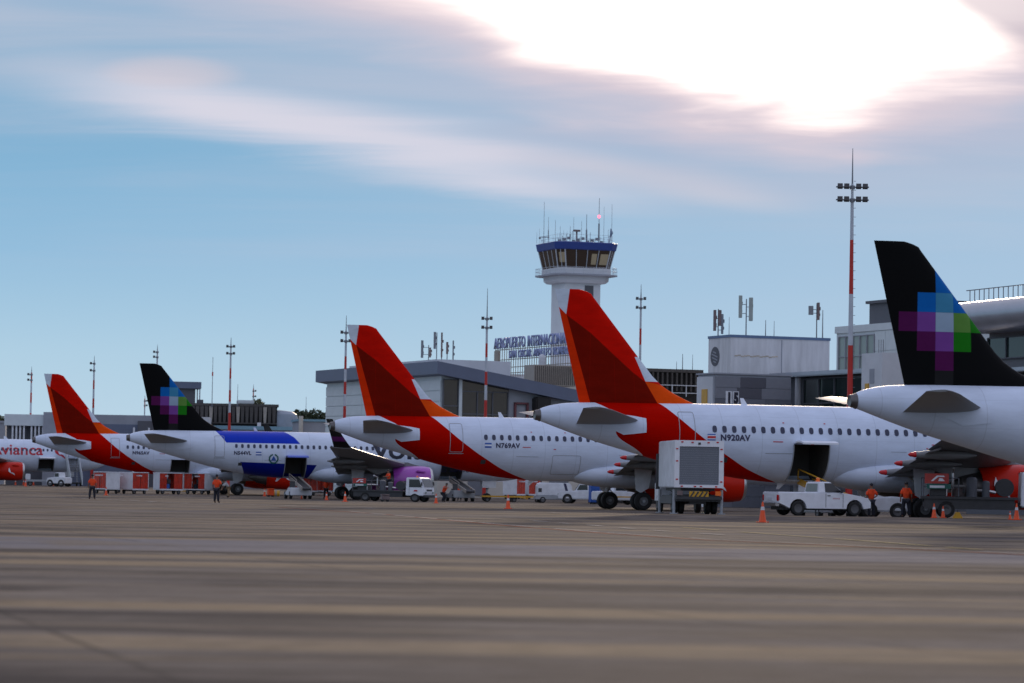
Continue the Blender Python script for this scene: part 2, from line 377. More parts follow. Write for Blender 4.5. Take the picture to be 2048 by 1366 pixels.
# ------------------------------------------------------------------ ground
def ground_material():
    m = bpy.data.materials.new('worn_apron_concrete'); m.use_nodes = True
    nt = m.node_tree; N = nt.nodes; L = nt.links; b = N['Principled BSDF']
    tc = N.new('ShaderNodeTexCoord')
    def noise(sx, sy, scale, detail, rough, off=0.0, dist=0.0):
        mp = N.new('ShaderNodeMapping'); L.new(tc.outputs['Object'], mp.inputs[0]); mp.inputs[1].default_value = (off, off * 0.7, 0); mp.inputs[3].default_value = (sx, sy, 1)
        n = N.new('ShaderNodeTexNoise'); L.new(mp.outputs[0], n.inputs[0]); n.inputs['Scale'].default_value = scale; n.inputs['Detail'].default_value = detail; n.inputs['Roughness'].default_value = rough; n.inputs['Distortion'].default_value = dist
        return n.outputs[0]
    def mr(v, a, b_, c=0.0, d=1.0):
        n = N.new('ShaderNodeMapRange'); n.interpolation_type = 'SMOOTHSTEP'; L.new(v, n.inputs[0])
        n.inputs[1].default_value = a; n.inputs[2].default_value = b_; n.inputs[3].default_value = c; n.inputs[4].default_value = d; return n.outputs[0]
    def mix(f, a, c):
        n = N.new('ShaderNodeMix'); n.data_type = 'RGBA'; L.new(f, n.inputs[0])
        for i, v in ((6, a), (7, c)):
            if isinstance(v, tuple): n.inputs[i].default_value = (*v, 1)
            else: L.new(v, n.inputs[i])
        return n.outputs[2]
    def mul(a, b_):
        n = N.new('ShaderNodeMath'); n.operation = 'MULTIPLY'
        for i, v in enumerate((a, b_)):
            if isinstance(v, float): n.inputs[i].default_value = v
            else: L.new(v, n.inputs[i])
        return n.outputs[0]
    big = noise(0.5, 1.0, 0.05, 4, 0.6, 13.0, 0.4)
    mid = noise(0.55, 0.9, 0.40, 5, 0.6, 4.0, 0.5)
    fine = noise(1, 1, 2.2, 6, 0.65, 1.0)
    streak = noise(0.12, 1.0, 0.33, 5, 0.6, 31.0, 0.3)
    c = mix(mr(mid, 0.34, 0.66), (0.074, 0.063, 0.058), (0.172, 0.146, 0.124))
    c = mix(mul(mr(streak, 0.51, 0.62), 0.85), c, (0.235, 0.178, 0.116))
    c = mix(mul(mr(streak, 0.47, 0.37), 0.85), c, (0.052, 0.045, 0.044))
    c = mix(mul(mr(big, 0.55, 0.70), 0.5), c, (0.125, 0.118, 0.124))
    # a strip of bluish grey crossing the concrete
    s = N.new('ShaderNodeSeparateXYZ'); L.new(tc.outputs['Object'], s.inputs[0])
    wob = N.new('ShaderNodeMath'); wob.operation = 'MULTIPLY_ADD'; L.new(streak, wob.inputs[0]); wob.inputs[1].default_value = 9.0; L.new(s.outputs[1], wob.inputs[2])
    strip = mul(mr(wob.outputs[0], 68.0, 72.5), mr(wob.outputs[0], 86.0, 81.5))
    c = mix(mul(strip, 0.85), c, (0.158, 0.150, 0.160))
    # slab joints, square to the stands, and long dark rubber tracks
    mp = N.new('ShaderNodeMapping'); L.new(tc.outputs['Object'], mp.inputs[0]); mp.inputs[2].default_value = (0, 0, R(-15)); sj = N.new('ShaderNodeSeparateXYZ'); L.new(mp.outputs[0], sj.inputs[0])
    def mth(op, a_, b_=None):
        n = N.new('ShaderNodeMath'); n.operation = op
        for i, v_ in enumerate((a_, b_)):
            if v_ is None: continue
            if isinstance(v_, float): n.inputs[i].default_value = v_
            else: L.new(v_, n.inputs[i])
        return n.outputs[0]
    for ax, per in ((0, 7.5), (1, 7.5)):
        f_ = mth('ABSOLUTE', mth('SUBTRACT', mth('FRACT', mth('MULTIPLY', sj.outputs[ax], 1.0 / per)), 0.5))
        c = mix(mul(mth('LESS_THAN', f_, 0.006), mr(mid, 0.35, 0.6, 0.1, 0.55)), c, (0.035, 0.032, 0.031))
    track = noise(0.03, 1.0, 0.9, 4, 0.6, 77.0, 0.8)
    c = mix(mul(mr(track, 0.60, 0.70), 0.6), c, (0.045, 0.041, 0.040))
    blot = noise(0.8, 0.5, 0.16, 4, 0.6, 53.0, 0.5)
    c = mix(mul(mr(blot, 0.58, 0.72), 0.5), c, (0.055, 0.048, 0.045)); c = mix(mul(mr(blot, 0.42, 0.32), 0.5), c, (0.165, 0.130, 0.092))
    wear = mr(fine, 0.3, 0.7, 1.02, 1.30)
    v = N.new('ShaderNodeVectorMath'); v.operation = 'SCALE'; L.new(c, v.inputs[0]); L.new(wear, v.inputs[3])
    L.new(v.outputs[0], b.inputs['Base Color'])
    r = mr(mid, 0.3, 0.7, 0.85, 1.0); L.new(r, b.inputs['Roughness'])
    b.inputs['Specular IOR Level'].default_value = 0.004
    bp = N.new('ShaderNodeBump'); bp.inputs['Strength'].default_value = 0.25; bp.inputs['Distance'].default_value = 0.02; L.new(fine, bp.inputs['Height']); L.new(bp.outputs[0], b.inputs['Normal'])
    return m
m_ground = ground_material()
g = MB()
ys = [-400, -100, 0, 100, 140] + [144 + 1.5 * i for i in range(20)] + [176, 200] + [290 + 10 * i for i in range(14)] + [500, 700, 1200, 2500, 9000]
xs = [-6000, -400, 0, 2, 3, 4, 5, 6, 7, 8, 10, 40, 400, 6000]
for y in ys:
    for x in xs: g.v.append((x, y, gz(y, x)))
nx = len(xs)
for j in range(len(ys) - 1):
    for i in range(nx - 1): g.f.append((j * nx + i, j * nx + i + 1, (j + 1) * nx + i + 1, (j + 1) * nx + i))
structure(g.build('ground', m_ground, smooth=True))

def paint_mat(name, col):
    m = mat(name, tuple(c * .62 for c in col), 0.85, var=0.5, scale=1.6, spec=.01); return m
m_line = paint_mat('worn_white_marking_paint', (0.62, 0.58, 0.55))
m_liney = paint_mat('worn_yellow_marking_paint', (0.62, 0.50, 0.24))
m_liner = paint_mat('worn_red_marking_paint', (0.40, 0.12, 0.07))
LZ = [0.004]
def marking(pts, w, m, dash=None):
    """a painted line through ground points, w wide"""
    P = [ground_hit(*p) for p in pts]
    mb = MB()
    def seg(a, b):
        d = (b - a).normalized(); n = Vector((-d.y, d.x, 0)) * (w / 2); z = Vector((0, 0, LZ[0]))
        mb.add([a - n + z, b - n + z, b + n + z, a + n + z], [(0, 1, 2, 3)])
    for a, b in zip(P[:-1], P[1:]):
        a = a.copy(); b = b.copy(); a.z = gz(a.y); b.z = gz(b.y)
        if not dash:
            k = max(1, int((b - a).length / 6))
            for i in range(k):
                p, q = a.lerp(b, i / k), a.lerp(b, (i + 1) / k); p.z = gz(p.y, p.x); q.z = gz(q.y, q.x); seg(p, q)
        else:
            l = (b - a).length; t = 0.0
            while t < l:
                e = min(l, t + dash[0] * random.uniform(0.7, 1.2)); p, q = a.lerp(b, t / l), a.lerp(b, e / l); p.z = gz(p.y, p.x); q.z = gz(q.y, q.x); seg(p, q); t += sum(dash)
    o = mb.build('road_marking', m); structure(o); LZ[0] += 0.004
marking([(1480, 1043), (1760, 1049), (2060, 1055)], 0.55, m_liney)
marking([(560, 1015), (760, 1028), (1020, 1052), (1224, 1068), (1424, 1081), (1640, 1090), (2070, 1111)], 0.30, m_liner)
marking([(700, 1023), (1020, 1050.5), (1224, 1066.5), (1424, 1079.5), (1640, 1088.5), (2070, 1109)], 0.22, m_line, (7, 1.2))
marking([(1364, 1055), (1504, 1066), (1699, 1080), (1960, 1100)], 0.22, m_liney, (9, 1.5))
marking([(1064, 1042), (1180, 1051), (1300, 1061), (1500, 1074)], 0.25, m_line, (3.2, 3.0))
marking([(-10, 988), (140, 996), (330, 1005), (520, 1010), (760, 1019)], 0.42, m_line, (2.2, 2.6))
marking([(230, 1000), (420, 1009.5), (610, 1012), (900, 1020), (1250, 1031)], 0.5, m_line, (2.0, 4.0))
marking([(900, 1036), (1060, 1040), (1260, 1043)], 0.3, m_line, (2.5, 3.5))

# ------------------------------------------------------------------ aircraft
HEAD = 15.0
PROF = [  # x from tail tip, top, bottom, half width
 (0.00, 5.40, 4.88, .26), (0.30, 5.55, 4.78, .38), (0.9, 5.71, 4.57, .56), (1.6, 5.81, 4.33, .74), (3.0, 5.87, 3.88, 1.04), (5.0, 5.90, 3.33, 1.39),
 (7.0, 5.92, 2.80, 1.66), (9.0, 5.93, 2.36, 1.85), (11.0, 5.94, 2.03, 1.94), (13.0, 5.94, 1.85, 1.975), (14.5, 5.94, 1.80, 1.975), (20.0, 5.94, 1.80, 1.975), (31.0, 5.94, 1.80, 1.975),
 (32.5, 5.93, 1.81, 1.96), (33.5, 5.88, 1.85, 1.92), (34.6, 5.70, 1.95, 1.76), (35.5, 5.30, 2.12, 1.50), (36.4, 4.72, 2.38, 1.10), (37.1, 4.16, 2.72, .66), (37.45, 3.80, 2.98, .34), (37.57, 3.5, 3.3, .08)]
def prof(x):
    if x <= PROF[0][0]: return PROF[0][1:]
    for i in range(len(PROF) - 1):
        a, b = PROF[i], PROF[i + 1]
        if x <= b[0]:
            p0 = PROF[max(0, i - 1)]; p3 = PROF[min(len(PROF) - 1, i + 2)]
            h = b[0] - a[0]; t = (x - a[0]) / h; out = []
            for k in (1, 2, 3):
                d = (b[k] - a[k]) / h
                d0 = (a[k] - p0[k]) / (a[0] - p0[0]) if i else d
                d1 = (p3[k] - b[k]) / (p3[0] - b[0]) if p3 is not b else d
                m0 = 0 if d0 * d <= 0 else 2 * d0 * d / (d0 + d); m1 = 0 if d1 * d <= 0 else 2 * d1 * d / (d1 + d)
                out.append((2 * t ** 3 - 3 * t * t + 1) * a[k] + (t ** 3 - 2 * t * t + t) * h * m0 + (-2 * t ** 3 + 3 * t * t) * b[k] + (t ** 3 - t * t) * h * m1)
            return out
    return PROF[-1][1:]
def fs(x, z, off=0.0):
    """point on the starboard skin at station x, height z, off metres proud of it"""
    t_, b_, w_ = prof(x); c = (t_ + b_) / 2; h = (t_ - b_) / 2; u = max(-0.995, min(0.995, (z - c) / h)); q = math.sqrt(1 - u * u)
    ny, nz = -q / w_, u / h; l = math.hypot(ny, nz)
    return Vector((x, -w_ * q + off * ny / l, z + off * nz / l))
def airfoil(n=9, th=0.12):
    xs_ = [(1 - math.cos(math.pi * i / n)) / 2 for i in range(n + 1)]
    t = [5 * th * (.2969 * math.sqrt(x) - .126 * x - .3516 * x * x + .2843 * x ** 3 - .1036 * x ** 4) for x in xs_]
    return [(x, y) for x, y in zip(xs_, t)] + [(x, -y) for x, y in list(zip(xs_, t))[-2:0:-1]]
FONT = bpy.data.curves.new('f', 'FONT').font
def glyphs(txt, h, wide=1.0, slant=0.0, bold=0.0, gap=1.0):
    """lettering as a flat mesh, left end at 0, baseline at 0, capital height h"""
    cu = bpy.data.curves.new('lettering', 'FONT'); cu.body = txt; cu.size = h / 0.70; cu.resolution_u = 3; cu.shear = slant; cu.offset = bold; cu.space_character = gap
    o = bpy.data.objects.new('lettering', cu); COL.objects.link(o)
    dg = bpy.context.evaluated_depsgraph_get(); me = bpy.data.meshes.new_from_object(o.evaluated_get(dg))
    bpy.data.objects.remove(o); bpy.data.curves.remove(cu)
    for v in me.vertices: v.co.x *= wide
    return me
def skin_decal(me, x0, z0, off=0.012, cut=None):
    """wrap a flat mesh onto the starboard skin"""
    bm = bmesh.new(); bm.from_mesh(me)
    if cut:
        lo = min(v.co.y for v in bm.verts); hi = max(v.co.y for v in bm.verts); y = lo + cut
        while y < hi:
            bmesh.ops.bisect_plane(bm, geom=bm.verts[:] + bm.edges[:] + bm.faces[:], plane_co=(0, y, 0), plane_no=(0, 1, 0)); y += cut
    for v in bm.verts: v.co = fs(x0 + v.co.x, z0 + v.co.y, off)
    bmesh.ops.recalc_face_normals(bm, faces=bm.faces)
    bm.to_mesh(me); bm.free(); return me
def flat(pts_list):
    me = bpy.data.meshes.new('mark'); v = []; f = []
    for pts in pts_list:
        b = len(v); v += [(x, y, 0) for x, y in pts]; f.append(tuple(range(b, b + len(pts))))
    me.from_pydata(v, [], f); return me
def strip_decal(name, x0, x1, z0, z1, m, parent, off=0.01, nz=6, nxs=2):
    mb = MB()
    for j in range(nz + 1):
        for i in range(nxs + 1): mb.v.append(tuple(fs(x0 + (x1 - x0) * i / nxs, z0 + (z1 - z0) * j / nz, off)))
    for j in range(nz):
        for i in range(nxs): mb.f.append((j * (nxs + 1) + i, j * (nxs + 1) + i + 1, (j + 1) * (nxs + 1) + i + 1, (j + 1) * (nxs + 1) + i))
    return mb.build(name, m, parent, smooth=True)
def outline(x0, x1, z0, z1, w, r=0.12, off=0.014):
    """rounded rectangular seam on the skin"""
    pts = []
    for cx, cz, a0 in ((x1 - r, z1 - r, 0), (x0 + r, z1 - r, 90), (x0 + r, z0 + r, 180), (x1 - r, z0 + r, 270)):
        for k in range(4): a = R(a0 + 30 * k); pts.append((cx, cz, math.cos(a), math.sin(a)))
    P = []
    for (a, b_) in zip(pts, pts[1:] + pts[:1]):
        P.append(a)
        if abs(a[0] + a[2] * r - b_[0] - b_[2] * r) < 0.01 and abs(a[1] + a[3] * r - b_[1] - b_[3] * r) > 0.5:
            for k in range(1, 8): P.append(tuple(a[i] + (b_[i] - a[i]) * k / 8 for i in range(4)))
    mb = MB(); n = len(P)
    for cx, cz, c, s in P:
        mb.v.append(tuple(fs(cx + c * r, cz + s * r, off))); mb.v.append(tuple(fs(cx + c * (r - w), cz + s * (r - w), off)))
    mb.f = [(2 * i, 2 * ((i + 1) % n), 2 * ((i + 1) % n) + 1, 2 * i + 1) for i in range(n)]
    return mb

def cabin_window_mesh():
    mb = MB(); n = 12
    for k in range(n):
        a = 2 * math.pi * k / n; c, s = math.cos(a), math.sin(a)
        mb.v.append((0.125 * abs(c) ** 0.7 * (1 if c > 0 else -1), 0, 0.19 * abs(s) ** 0.75 * (1 if s > 0 else -1)))
    mb.v.append((0, -0.006, 0)); mb.f = [(k, (k + 1) % n, n) for k in range(n)]
    return mb.mesh('cabin_window', m_cab)
ME_WIN = cabin_window_mesh()

def fin_xs(z):
    te = 0.85 + (11.76 - z) * (2.24 - 0.85) / (11.76 - 5.9)
    k = 0.812
    le = 2.92 + (11.40 - z) * k
    if z > 11.40: le = 2.92 - 0.72 * ((z - 11.40) / 0.36) ** 2.2
    if z < 7.3: le += 0.62 * (7.3 - z) ** 2.0
    return te, le

def leaf_logo(sc_, flip=1):
    """a stylised bird of two curved leaves"""
    def leaf(x0, y0, x1, y1, w, n=8):
        d = Vector((x1 - x0, y1 - y0)); nrm = Vector((-d.y, d.x)).normalized(); A = []; B = []
        for i in range(n + 1):
            t = i / n; c = Vector((x0, y0)) + d * t + nrm * (w * 0.6 * math.sin(math.pi * t)); A.append(c + nrm * (w * .5 * math.sin(math.pi * t))); B.append(c - nrm * (w * .5 * math.sin(math.pi * t)))
        return [(p.x * sc_, p.y * sc_) for p in A + B[-2:0:-1]]
    return [leaf(-.32, .62, .02, -.22, -.26), leaf(-.16, -.10, .52, -.5, .17)]

def airliner(label, tip_px, tip_py, s, lv_body, lv_fin, m_engine, op):
    t = thing('airliner', label, 'airplane', group='airliners parked in a row')
    a = R(HEAD + op.get('dh', 0.0)); tip = W(tip_px, tip_py, s)
    base = Vector((tip.x - 0.85 * math.cos(a), tip.y - 0.85 * math.sin(a), 0)); base.z = gz(base.y + 5)
    t.location = base; t.rotation_euler = (0, 0, a)
    # --- fuselage, with real openings where the hold doors stand open
    holds = op.get('holds', [])
    st = sorted(set([0, .1, .3, .6, .9, 1.3, 1.6, 2.2, 3, 3.8, 4.6, 5.5, 6.4, 7.3, 8.2, 9.1, 10, 11, 12, 13, 14, 33, 33.5, 34, 34.5, 35, 35.4, 35.8, 36.2, 36.6, 36.9, 37.2, 37.4, 37.52, 37.57] + [15 + i for i in range(18)] + [v for h in holds for v in h[:2]]))
    NS = 56
    mb = MB()
    for x in st:
        t_, b_, w_ = prof(x); c = (t_ + b_) / 2; h = (t_ - b_) / 2
        for i in range(NS):
            q = 2 * math.pi * i / NS; mb.v.append((x, w_ * math.sin(q), c + h * math.cos(q)))
    for j in range(len(st) - 1):
        xm = (st[j] + st[j + 1]) / 2
        for i in range(NS):
            q = 2 * math.pi * (i + .5) / NS; y = math.sin(q); z = 3.87 + 2.07 * math.cos(q)
            if y < 0 and any(h[0] < xm < h[1] and h[2] < z < h[3] for h in holds): continue
            mb.f.append((j * NS + i, j * NS + (i + 1) % NS, (j + 1) * NS + (i + 1) % NS, (j + 1) * NS + i))
    mb.f.append(tuple(range(NS)))
    fus = mb.build('fuselage', lv_body, t, smooth=True)
    for (x0, x1, z0, z1, *_) in holds:
        hb = MB(); d = 0.03
        hb.v = [(x0 - d, -1.985, z0 - .05), (x1 + d, -1.985, z0 - .05), (x1 + d, -1.985, z1 + .1), (x0 - d, -1.985, z1 + .1), (x0 - d, .9, z0 - .05), (x1 + d, .9, z0 - .05), (x1 + d, .9, z1 + .1), (x0 - d, .9, z1 + .1)]
        # lining follows the skin at its mouth
        P = []
        for z in [z0 - .02 + (z1 - z0 + .04) * k / 6 for k in range(7)]: P.append(z)
        lv = MB()
        for sx in (x0 - .01, x1 + .01):
            for z in P: p = fs(sx, z, -0.01); lv.v.append(tuple(p))
            for z in P: lv.v.append((sx, 1.2, z))
        n = len(P)
        for b0 in (0, 2 * n):
            lv.f += [(b0 + i, b0 + i + 1, b0 + n + i + 1, b0 + n + i) for i in range(n - 1)]
        lv.f += [(n + i, n + i + 1, 3 * n + i + 1, 3 * n + i) for i in range(n - 1)]
        lv.f += [(0, n, 3 * n, 2 * n), (n - 1, 2 * n - 1, 4 * n - 1, 3 * n - 1)]
        lv.build('cargo_hold', m_hold, t)
        # seam frame and the door itself swung out and up
        fr = MB()
        for sx in (x0, x1):
            pts = [fs(sx, z, 0.02) for z in P]; fr.tube(pts, 0.035, 5)
        fr.tube([fs(x0, z0, 0.02), fs(x1, z0, 0.02)], 0.04, 5)
        fr.build('cargo_door_frame', m_grey, t)
        dr = MB(); hinge = fs(x0, z1, 0.0)
        loops = []
        for k in range(6):
            u = k / 5; yy = hinge.y - 0.05 - 1.35 * u; zz = hinge.z + 0.10 + 0.30 * u - 0.34 * u * u
            loops.append([(x0 + .02, yy, zz), (x1 - .02, yy, zz), (x1 - .02, yy, zz + .09), (x0 + .02, yy, zz + .09)])
        dr.loft(loops)
        if op.get('doors', True): dr.build('cargo_door', op.get('doormat', m_white), t, smooth=True)
    # --- tail cone exhaust
    MB().lathe([(-0.14, .20), (-0.16, .25), (0.02, .285), (0.12, .335)], axis='X', c=(0, 0, 5.14), n=24).build('exhaust_cone', m_titan, t, smooth=True)
    # --- fin and rudder
    zs = [5.55, 5.9, 6.05, 6.2, 6.4, 6.6, 6.9, 7.3, 7.8, 8.4, 9.2, 10, 10.8, 11.4, 11.55, 11.66, 11.73, 11.76]
    af = airfoil(9, 0.10)
    def finpart(c0, c1, name, gap):
        loops = []; ks = [c0 + (c1 - c0) * (1 - math.cos(math.pi * i / 8)) / 2 for i in range(9)] if c0 == 0 else [c0 + (c1 - c0) * i / 5 for i in range(6)]
        for z in zs:
            te, le = fin_xs(z); ch = min(le - te, 5.8); up_ = []; dn = []
            for k in ks:
                i_ = 0.5 * (.2969 * math.sqrt(max(k, 0)) - .126 * k - .3516 * k * k + .2843 * k ** 3 - .1036 * k ** 4); h = max(0.004, i_ * ch)
                up_.append((le - (le - te) * k, h, z)); dn.append((le - (le - te) * k, -h, z))
            loops.append(up_ + dn[::-1])
        f = MB(); f.loft(loops); return f.build(name, lv_fin, t, smooth=True)
    finpart(0.0, 0.6995, 'tail_fin', 0); finpart(0.70, 1.0, 'rudder', 0)
    # --- horizontal stabilisers with root plate
    for sgn, nm in ((-1, 'stabilizer'), (1, 'stabilizer')):
        loops = []
        for u in (0, .2, .4, .6, .8, .95, 1.0):
            y = 0.55 + (6.22 - 0.55) * u
            le = 5.60 - (y - .55) * .66; te = 1.95 - (y - .55) * .225
            if u > .9: le -= .25 * (u - .9) / .1
            z = 4.78 + (y - .55) * 0.115
            lp = [(le - (le - te) * xc, sgn * y, z + yy * (le - te) * .95 + 0.05 * (0.5 - xc) * (le - te)) for xc, yy in airfoil(8, .10)]
            loops.append(lp)
        MB().loft(loops).build(nm, m_wing, t, smooth=True)
    pl = MB()
    gx = [2.5, 3.2, 3.9, 4.35, 4.9, 5.5]; zt = [4.92, 5.15, 5.25, 5.22, 5.16, 5.05]; zb = [4.72, 4.64, 4.40, 4.20, 4.26, 4.33]
    for x, z1, z0 in zip(gx, zt, zb):
        for k in range(5): pl.v.append(tuple(fs(x, z0 + (z1 - z0) * k / 4, 0.035)))
    pl.f = [(i * 5 + k, i * 5 + k + 1, (i + 1) * 5 + k + 1, (i + 1) * 5 + k) for i in range(5) for k in range(4)]
    pl.build('stabilizer_plate', BODY_WHITE, t, smooth=True)
    # --- belly fairing
    bf = MB(); loops = []
    for i in range(25):
        u = -1 + 2 * i / 24; x = 20.7 + 5.0 * u; q = max(0.0, 1 - abs(u) ** 2.6) ** 0.5
        loops.append([(x, 2.10 * max(q, .02) ** .8 * abs(math.sin(v)) ** .75 * (1 if math.sin(v) >= 0 else -1), 2.32 + (0.88 if math.cos(v) > 0 else 0.92) * max(q, .02) * abs(math.cos(v)) ** .85 * (1 if math.cos(v) >= 0 else -1)) for v in [2 * math.pi * k / 32 for k in range(32)]])
    bf.loft(loops).build('belly_fairing', BODY_WHITE, t, smooth=True)
    # --- wings
    def wing_x(y):
        le = 26.27 - (y - 1.98) * (0.548 + op.get('sweep', 0))
        te = 19.15 - (y - 1.98) * (0.195 + op.get('sweep', 0))
        return le, te
    def wing_z(y): return 2.72 + max(0, y - 1.9) * 0.098 + 0.0012 * max(0, y - 1.9) ** 2
    for sgn in (-1, 1):
        loops = []
        for y in (0.6, 1.9, 3, 4.2, 5.3, 6.4, 8, 10, 12, 14, 15.5, 16.5, 16.95):
            le, te = wing_x(y); ch = le - te; tw = R(3.2 - 0.22 * y); th = .14 - .0022 * y
            loops.append([(le - ch * xc * math.cos(tw), sgn * y, wing_z(y) + yy * ch - ch * (xc - .3) * math.sin(tw)) for xc, yy in airfoil(10, th)])
        MB().loft(loops).build('wing', m_wing, t, smooth=True)
        # drooped flap edge
        fl = MB(); loops = []
        for y in (2.2, 4.2, 6.4, 9, 12.2):
            le, te = wing_x(y); ch = (le - te) * .2
            loops.append([(te + ch * (.55 - xc), sgn * y, wing_z(y) - .20 - (0.08 if y < 8 else .05) + yy * ch * 1.1 - (xc - .3) * ch * .28) for xc, yy in airfoil(7, .14)])
        fl.loft(loops).build('flap', m_wing, t, smooth=True)
        for y in (3.4, 7.6, 11.2):
            le, te = wing_x(y); z = wing_z(y) - .40; l0 = te - (1.15 if op.get('redtips') else .75); l1 = te + 2.5
            pr = [(l0, .05), (l0 + .35, .14), (l0 + .9, .21), (l0 + 1.8, .24), (l1 - .6, .17), (l1, .03)]
            if op.get('redtips'):
                fp = MB().lathe(pr[1:], axis='X', c=(0, sgn * y, z), n=12).build('flap_track_fairing', m_wing, t, smooth=True)
                MB().lathe([(l0 - .05, .03), (l0 + .05, .10), (l0 + .34, .15)], axis='X', c=(0, sgn * y, z), n=12).build('fairing_tip', m_tail, fp, smooth=True)
            else: MB().lathe(pr, axis='X', c=(0, sgn * y, z), n=12).build('flap_track_fairing', m_wing, t, smooth=True)
        le, te = wing_x(16.95); zt_ = wing_z(16.95)
        if op.get('sharklet'):
            lv = LVSHARK; loops = []
            for u in (0, .12, .25, .4, .55, .7, .85, 1.0):
                y = 16.95 + .62 * (1 - (1 - u) ** 2.2); z = zt_ + .02 + 2.35 * u ** 1.35
                l_ = le - 1.75 * u ** 1.1; ch = 1.5 - .95 * u
                loops.append([(l_ - ch * xc, sgn * (y + (yy * ch if u > .15 else 0)), z - (yy * ch if u <= .15 else 0)) for xc, yy in airfoil(7, .10)])
            MB().loft(loops).build('sharklet', lv, t, smooth=True)
        else:
            MB().prism([(te - .5, zt_ + .62), (te - .15, zt_ + .66), (le - .1, zt_), (te - .1, zt_ - .42), (te - .35, zt_ - .42)], sgn * 16.94, sgn * 17.02).build('wingtip_fence', m_wing, t)
        # engine
        ex, ez, er = 26.2 + op.get('edx', 0), 1.80, op.get('er', 1.19)
        y = sgn * 5.75
        outer = [(ex, er * .80), (ex - .06, er * .86), (ex - .25, er * .935), (ex - .8, er * .995), (ex - 1.6, er), (ex - 2.6, er * .955), (ex - 3.5, er * .83), (ex - 3.55, er * .80)]
        ncl = MB().lathe(outer[2:], axis='X', c=(0, y, ez), n=36, close=True).build('engine_cowling', m_engine, t, smooth=True)
        MB().lathe([(ex - .25, er * .935), (ex - .06, er * .87), (ex, er * .81), (ex - .05, er * .765), (ex - .3, er * .74)], axis='X', c=(0, y, ez), n=36, close=True).build('inlet_lip', m_steel, ncl, smooth=True)
        fn = MB().lathe([(ex - .3, er * .74), (ex - 1.0, er * .76), (ex - 1.01, .24), (ex - .6, .02)], axis='X', c=(0, y, ez), n=36, close=True).build('fan', m_dark, ncl, smooth=True)
        cn = MB().lathe([(ex - 3.3, er * .72), (ex - 3.6, er * .62), (ex - 4.5, er * .44), (ex - 4.52, er * .38), (ex - 5.3, .05)], axis='X', c=(0, y, ez), n=28).build('exhaust_nozzle', m_titan, t, smooth=True)
        MB().prism([(ex - .9, ez + er * .93), (ex - 2.2, ez + er + .30), (ex - 3.8, ez + er + .18), (ex - 6.2, ez + er - .2), (ex - 5.0, ez + er * .35), (ex - 3.2, ez + er * .6)], y - .17, y + .17).build('engine_pylon', m_wing, t, bevel=0.06)
        sx = MB(); sx.prism([(ex - .75, ez + er * .62), (ex - 1.5, ez + er * .70), (ex - 1.6, ez + er * .62), (ex - .9, ez + er * .55)], y + sgn * er * .70, y + sgn * er * .95)
        sx.build('engine_strake', m_engine, ncl)
        if op.get('leaf') and sgn < 0:
            me = flat(leaf_logo(op['leaf']))
            bm = bmesh.new(); bm.from_mesh(me); bmesh.ops.triangulate(bm, faces=bm.faces)
            for v in bm.verts:
                px_, pz_ = v.co.x, v.co.y; x = ex - op.get('leafx', 1.35) + px_; zz = -.10 + pz_; rr = er * (1.005 if x < ex - .8 and x > ex - 2.2 else .985) + .015
                v.co = (x, y - math.sqrt(max(.05, rr * rr - zz * zz)), ez + zz)
            bm.to_mesh(me); bm.free(); me.materials.append(m_white); obj('bird_emblem', me, ncl)
    # --- landing gear
    ME_T = MB().lathe([(-.2, .30), (-.2, .50), (-.14, .575), (0, .585), (.14, .575), (.2, .50), (.2, .30)], axis='Y', n=24, close=True).mesh('tyre', m_black, True)
    ME_H = MB().lathe([(-.15, .29), (-.17, .30), (-.10, .1), (-.13, .02)], axis='Y', n=16).add([], []).lathe([(.15, .29), (.17, .30), (.10, .1), (.13, .02)], axis='Y', n=16).mesh('wheel_hub', mat('aircraft_wheel_hub', (.13, .135, .145), .5, var=.15), True)
    for sgn in (-1, 1):
        y = sgn * 3.8
        lg = MB(); lg.cyl((19.87, y, .55), (19.87, y, 1.25), .085).cyl((19.87, y, 1.2), (19.95, y * .99, 2.75), .14).cyl((19.87, y - .75, .585), (19.87, y + .75, .585), .09)
        lg.cyl((19.87, y, 1.5), (19.9, y * .55, 2.3), .06).tube([(19.95, y, .7), (20.25, y, 1.05), (19.98, y, 1.4)], .04)
        lgo = lg.build('main_gear_leg', m_grey, t, smooth=True)
        dp = MB(); dp.prism([(20.55, 2.75), (19.30, 2.75), (19.42, 1.3), (19.75, 1.12), (20.3, 1.45)], y + sgn * .28, y + sgn * .33); dp.build('gear_door', m_white2, lgo, bevel=.01)
        for k in (-.46, .46):
            w = obj('wheel', ME_T, t, (19.87, y + k, .585)); obj('wheel_hub', ME_H, w)
    ng = MB(); ng.cyl((32.5, 0, .38), (32.55, 0, 1.9), .08).cyl((32.5, -.3, .38), (32.5, .3, .38), .06).tube([(32.5, 0, 1.0), (33.3, 0, 1.95)], .045)
    ngl = ng.build('nose_gear_leg', m_grey, t, smooth=True)
    dd = MB(); dd.bx(32.0, 33.3, -.43, -.40, 1.25, 1.9).bx(32.0, 33.3, .40, .43, 1.25, 1.9); dd.build('nose_gear_door', m_white2, ngl)
    for k in (-.25, .25):
        w = obj('wheel', ME_T, t, (32.5, k, .38)); w.scale = (.65, .55, .65); obj('wheel_hub', ME_H, w)
    # --- cabin windows
    skip = op.get('noport', ())
    for i in range(40):
        x = 9.37 + op.get('wx', 0) + .533 * i
        if x > 32.2: break
        if any(q0 < x < q1 for q0, q1 in skip): continue
        p = fs(x, 4.58, .012); o = obj('cabin_window', ME_WIN, t, p)
        n = (fs(x, 4.58, 1.0) - fs(x, 4.58, 0.0)); o.rotation_euler = (-math.asin(max(-1, min(1, n.z))), 0, 0)
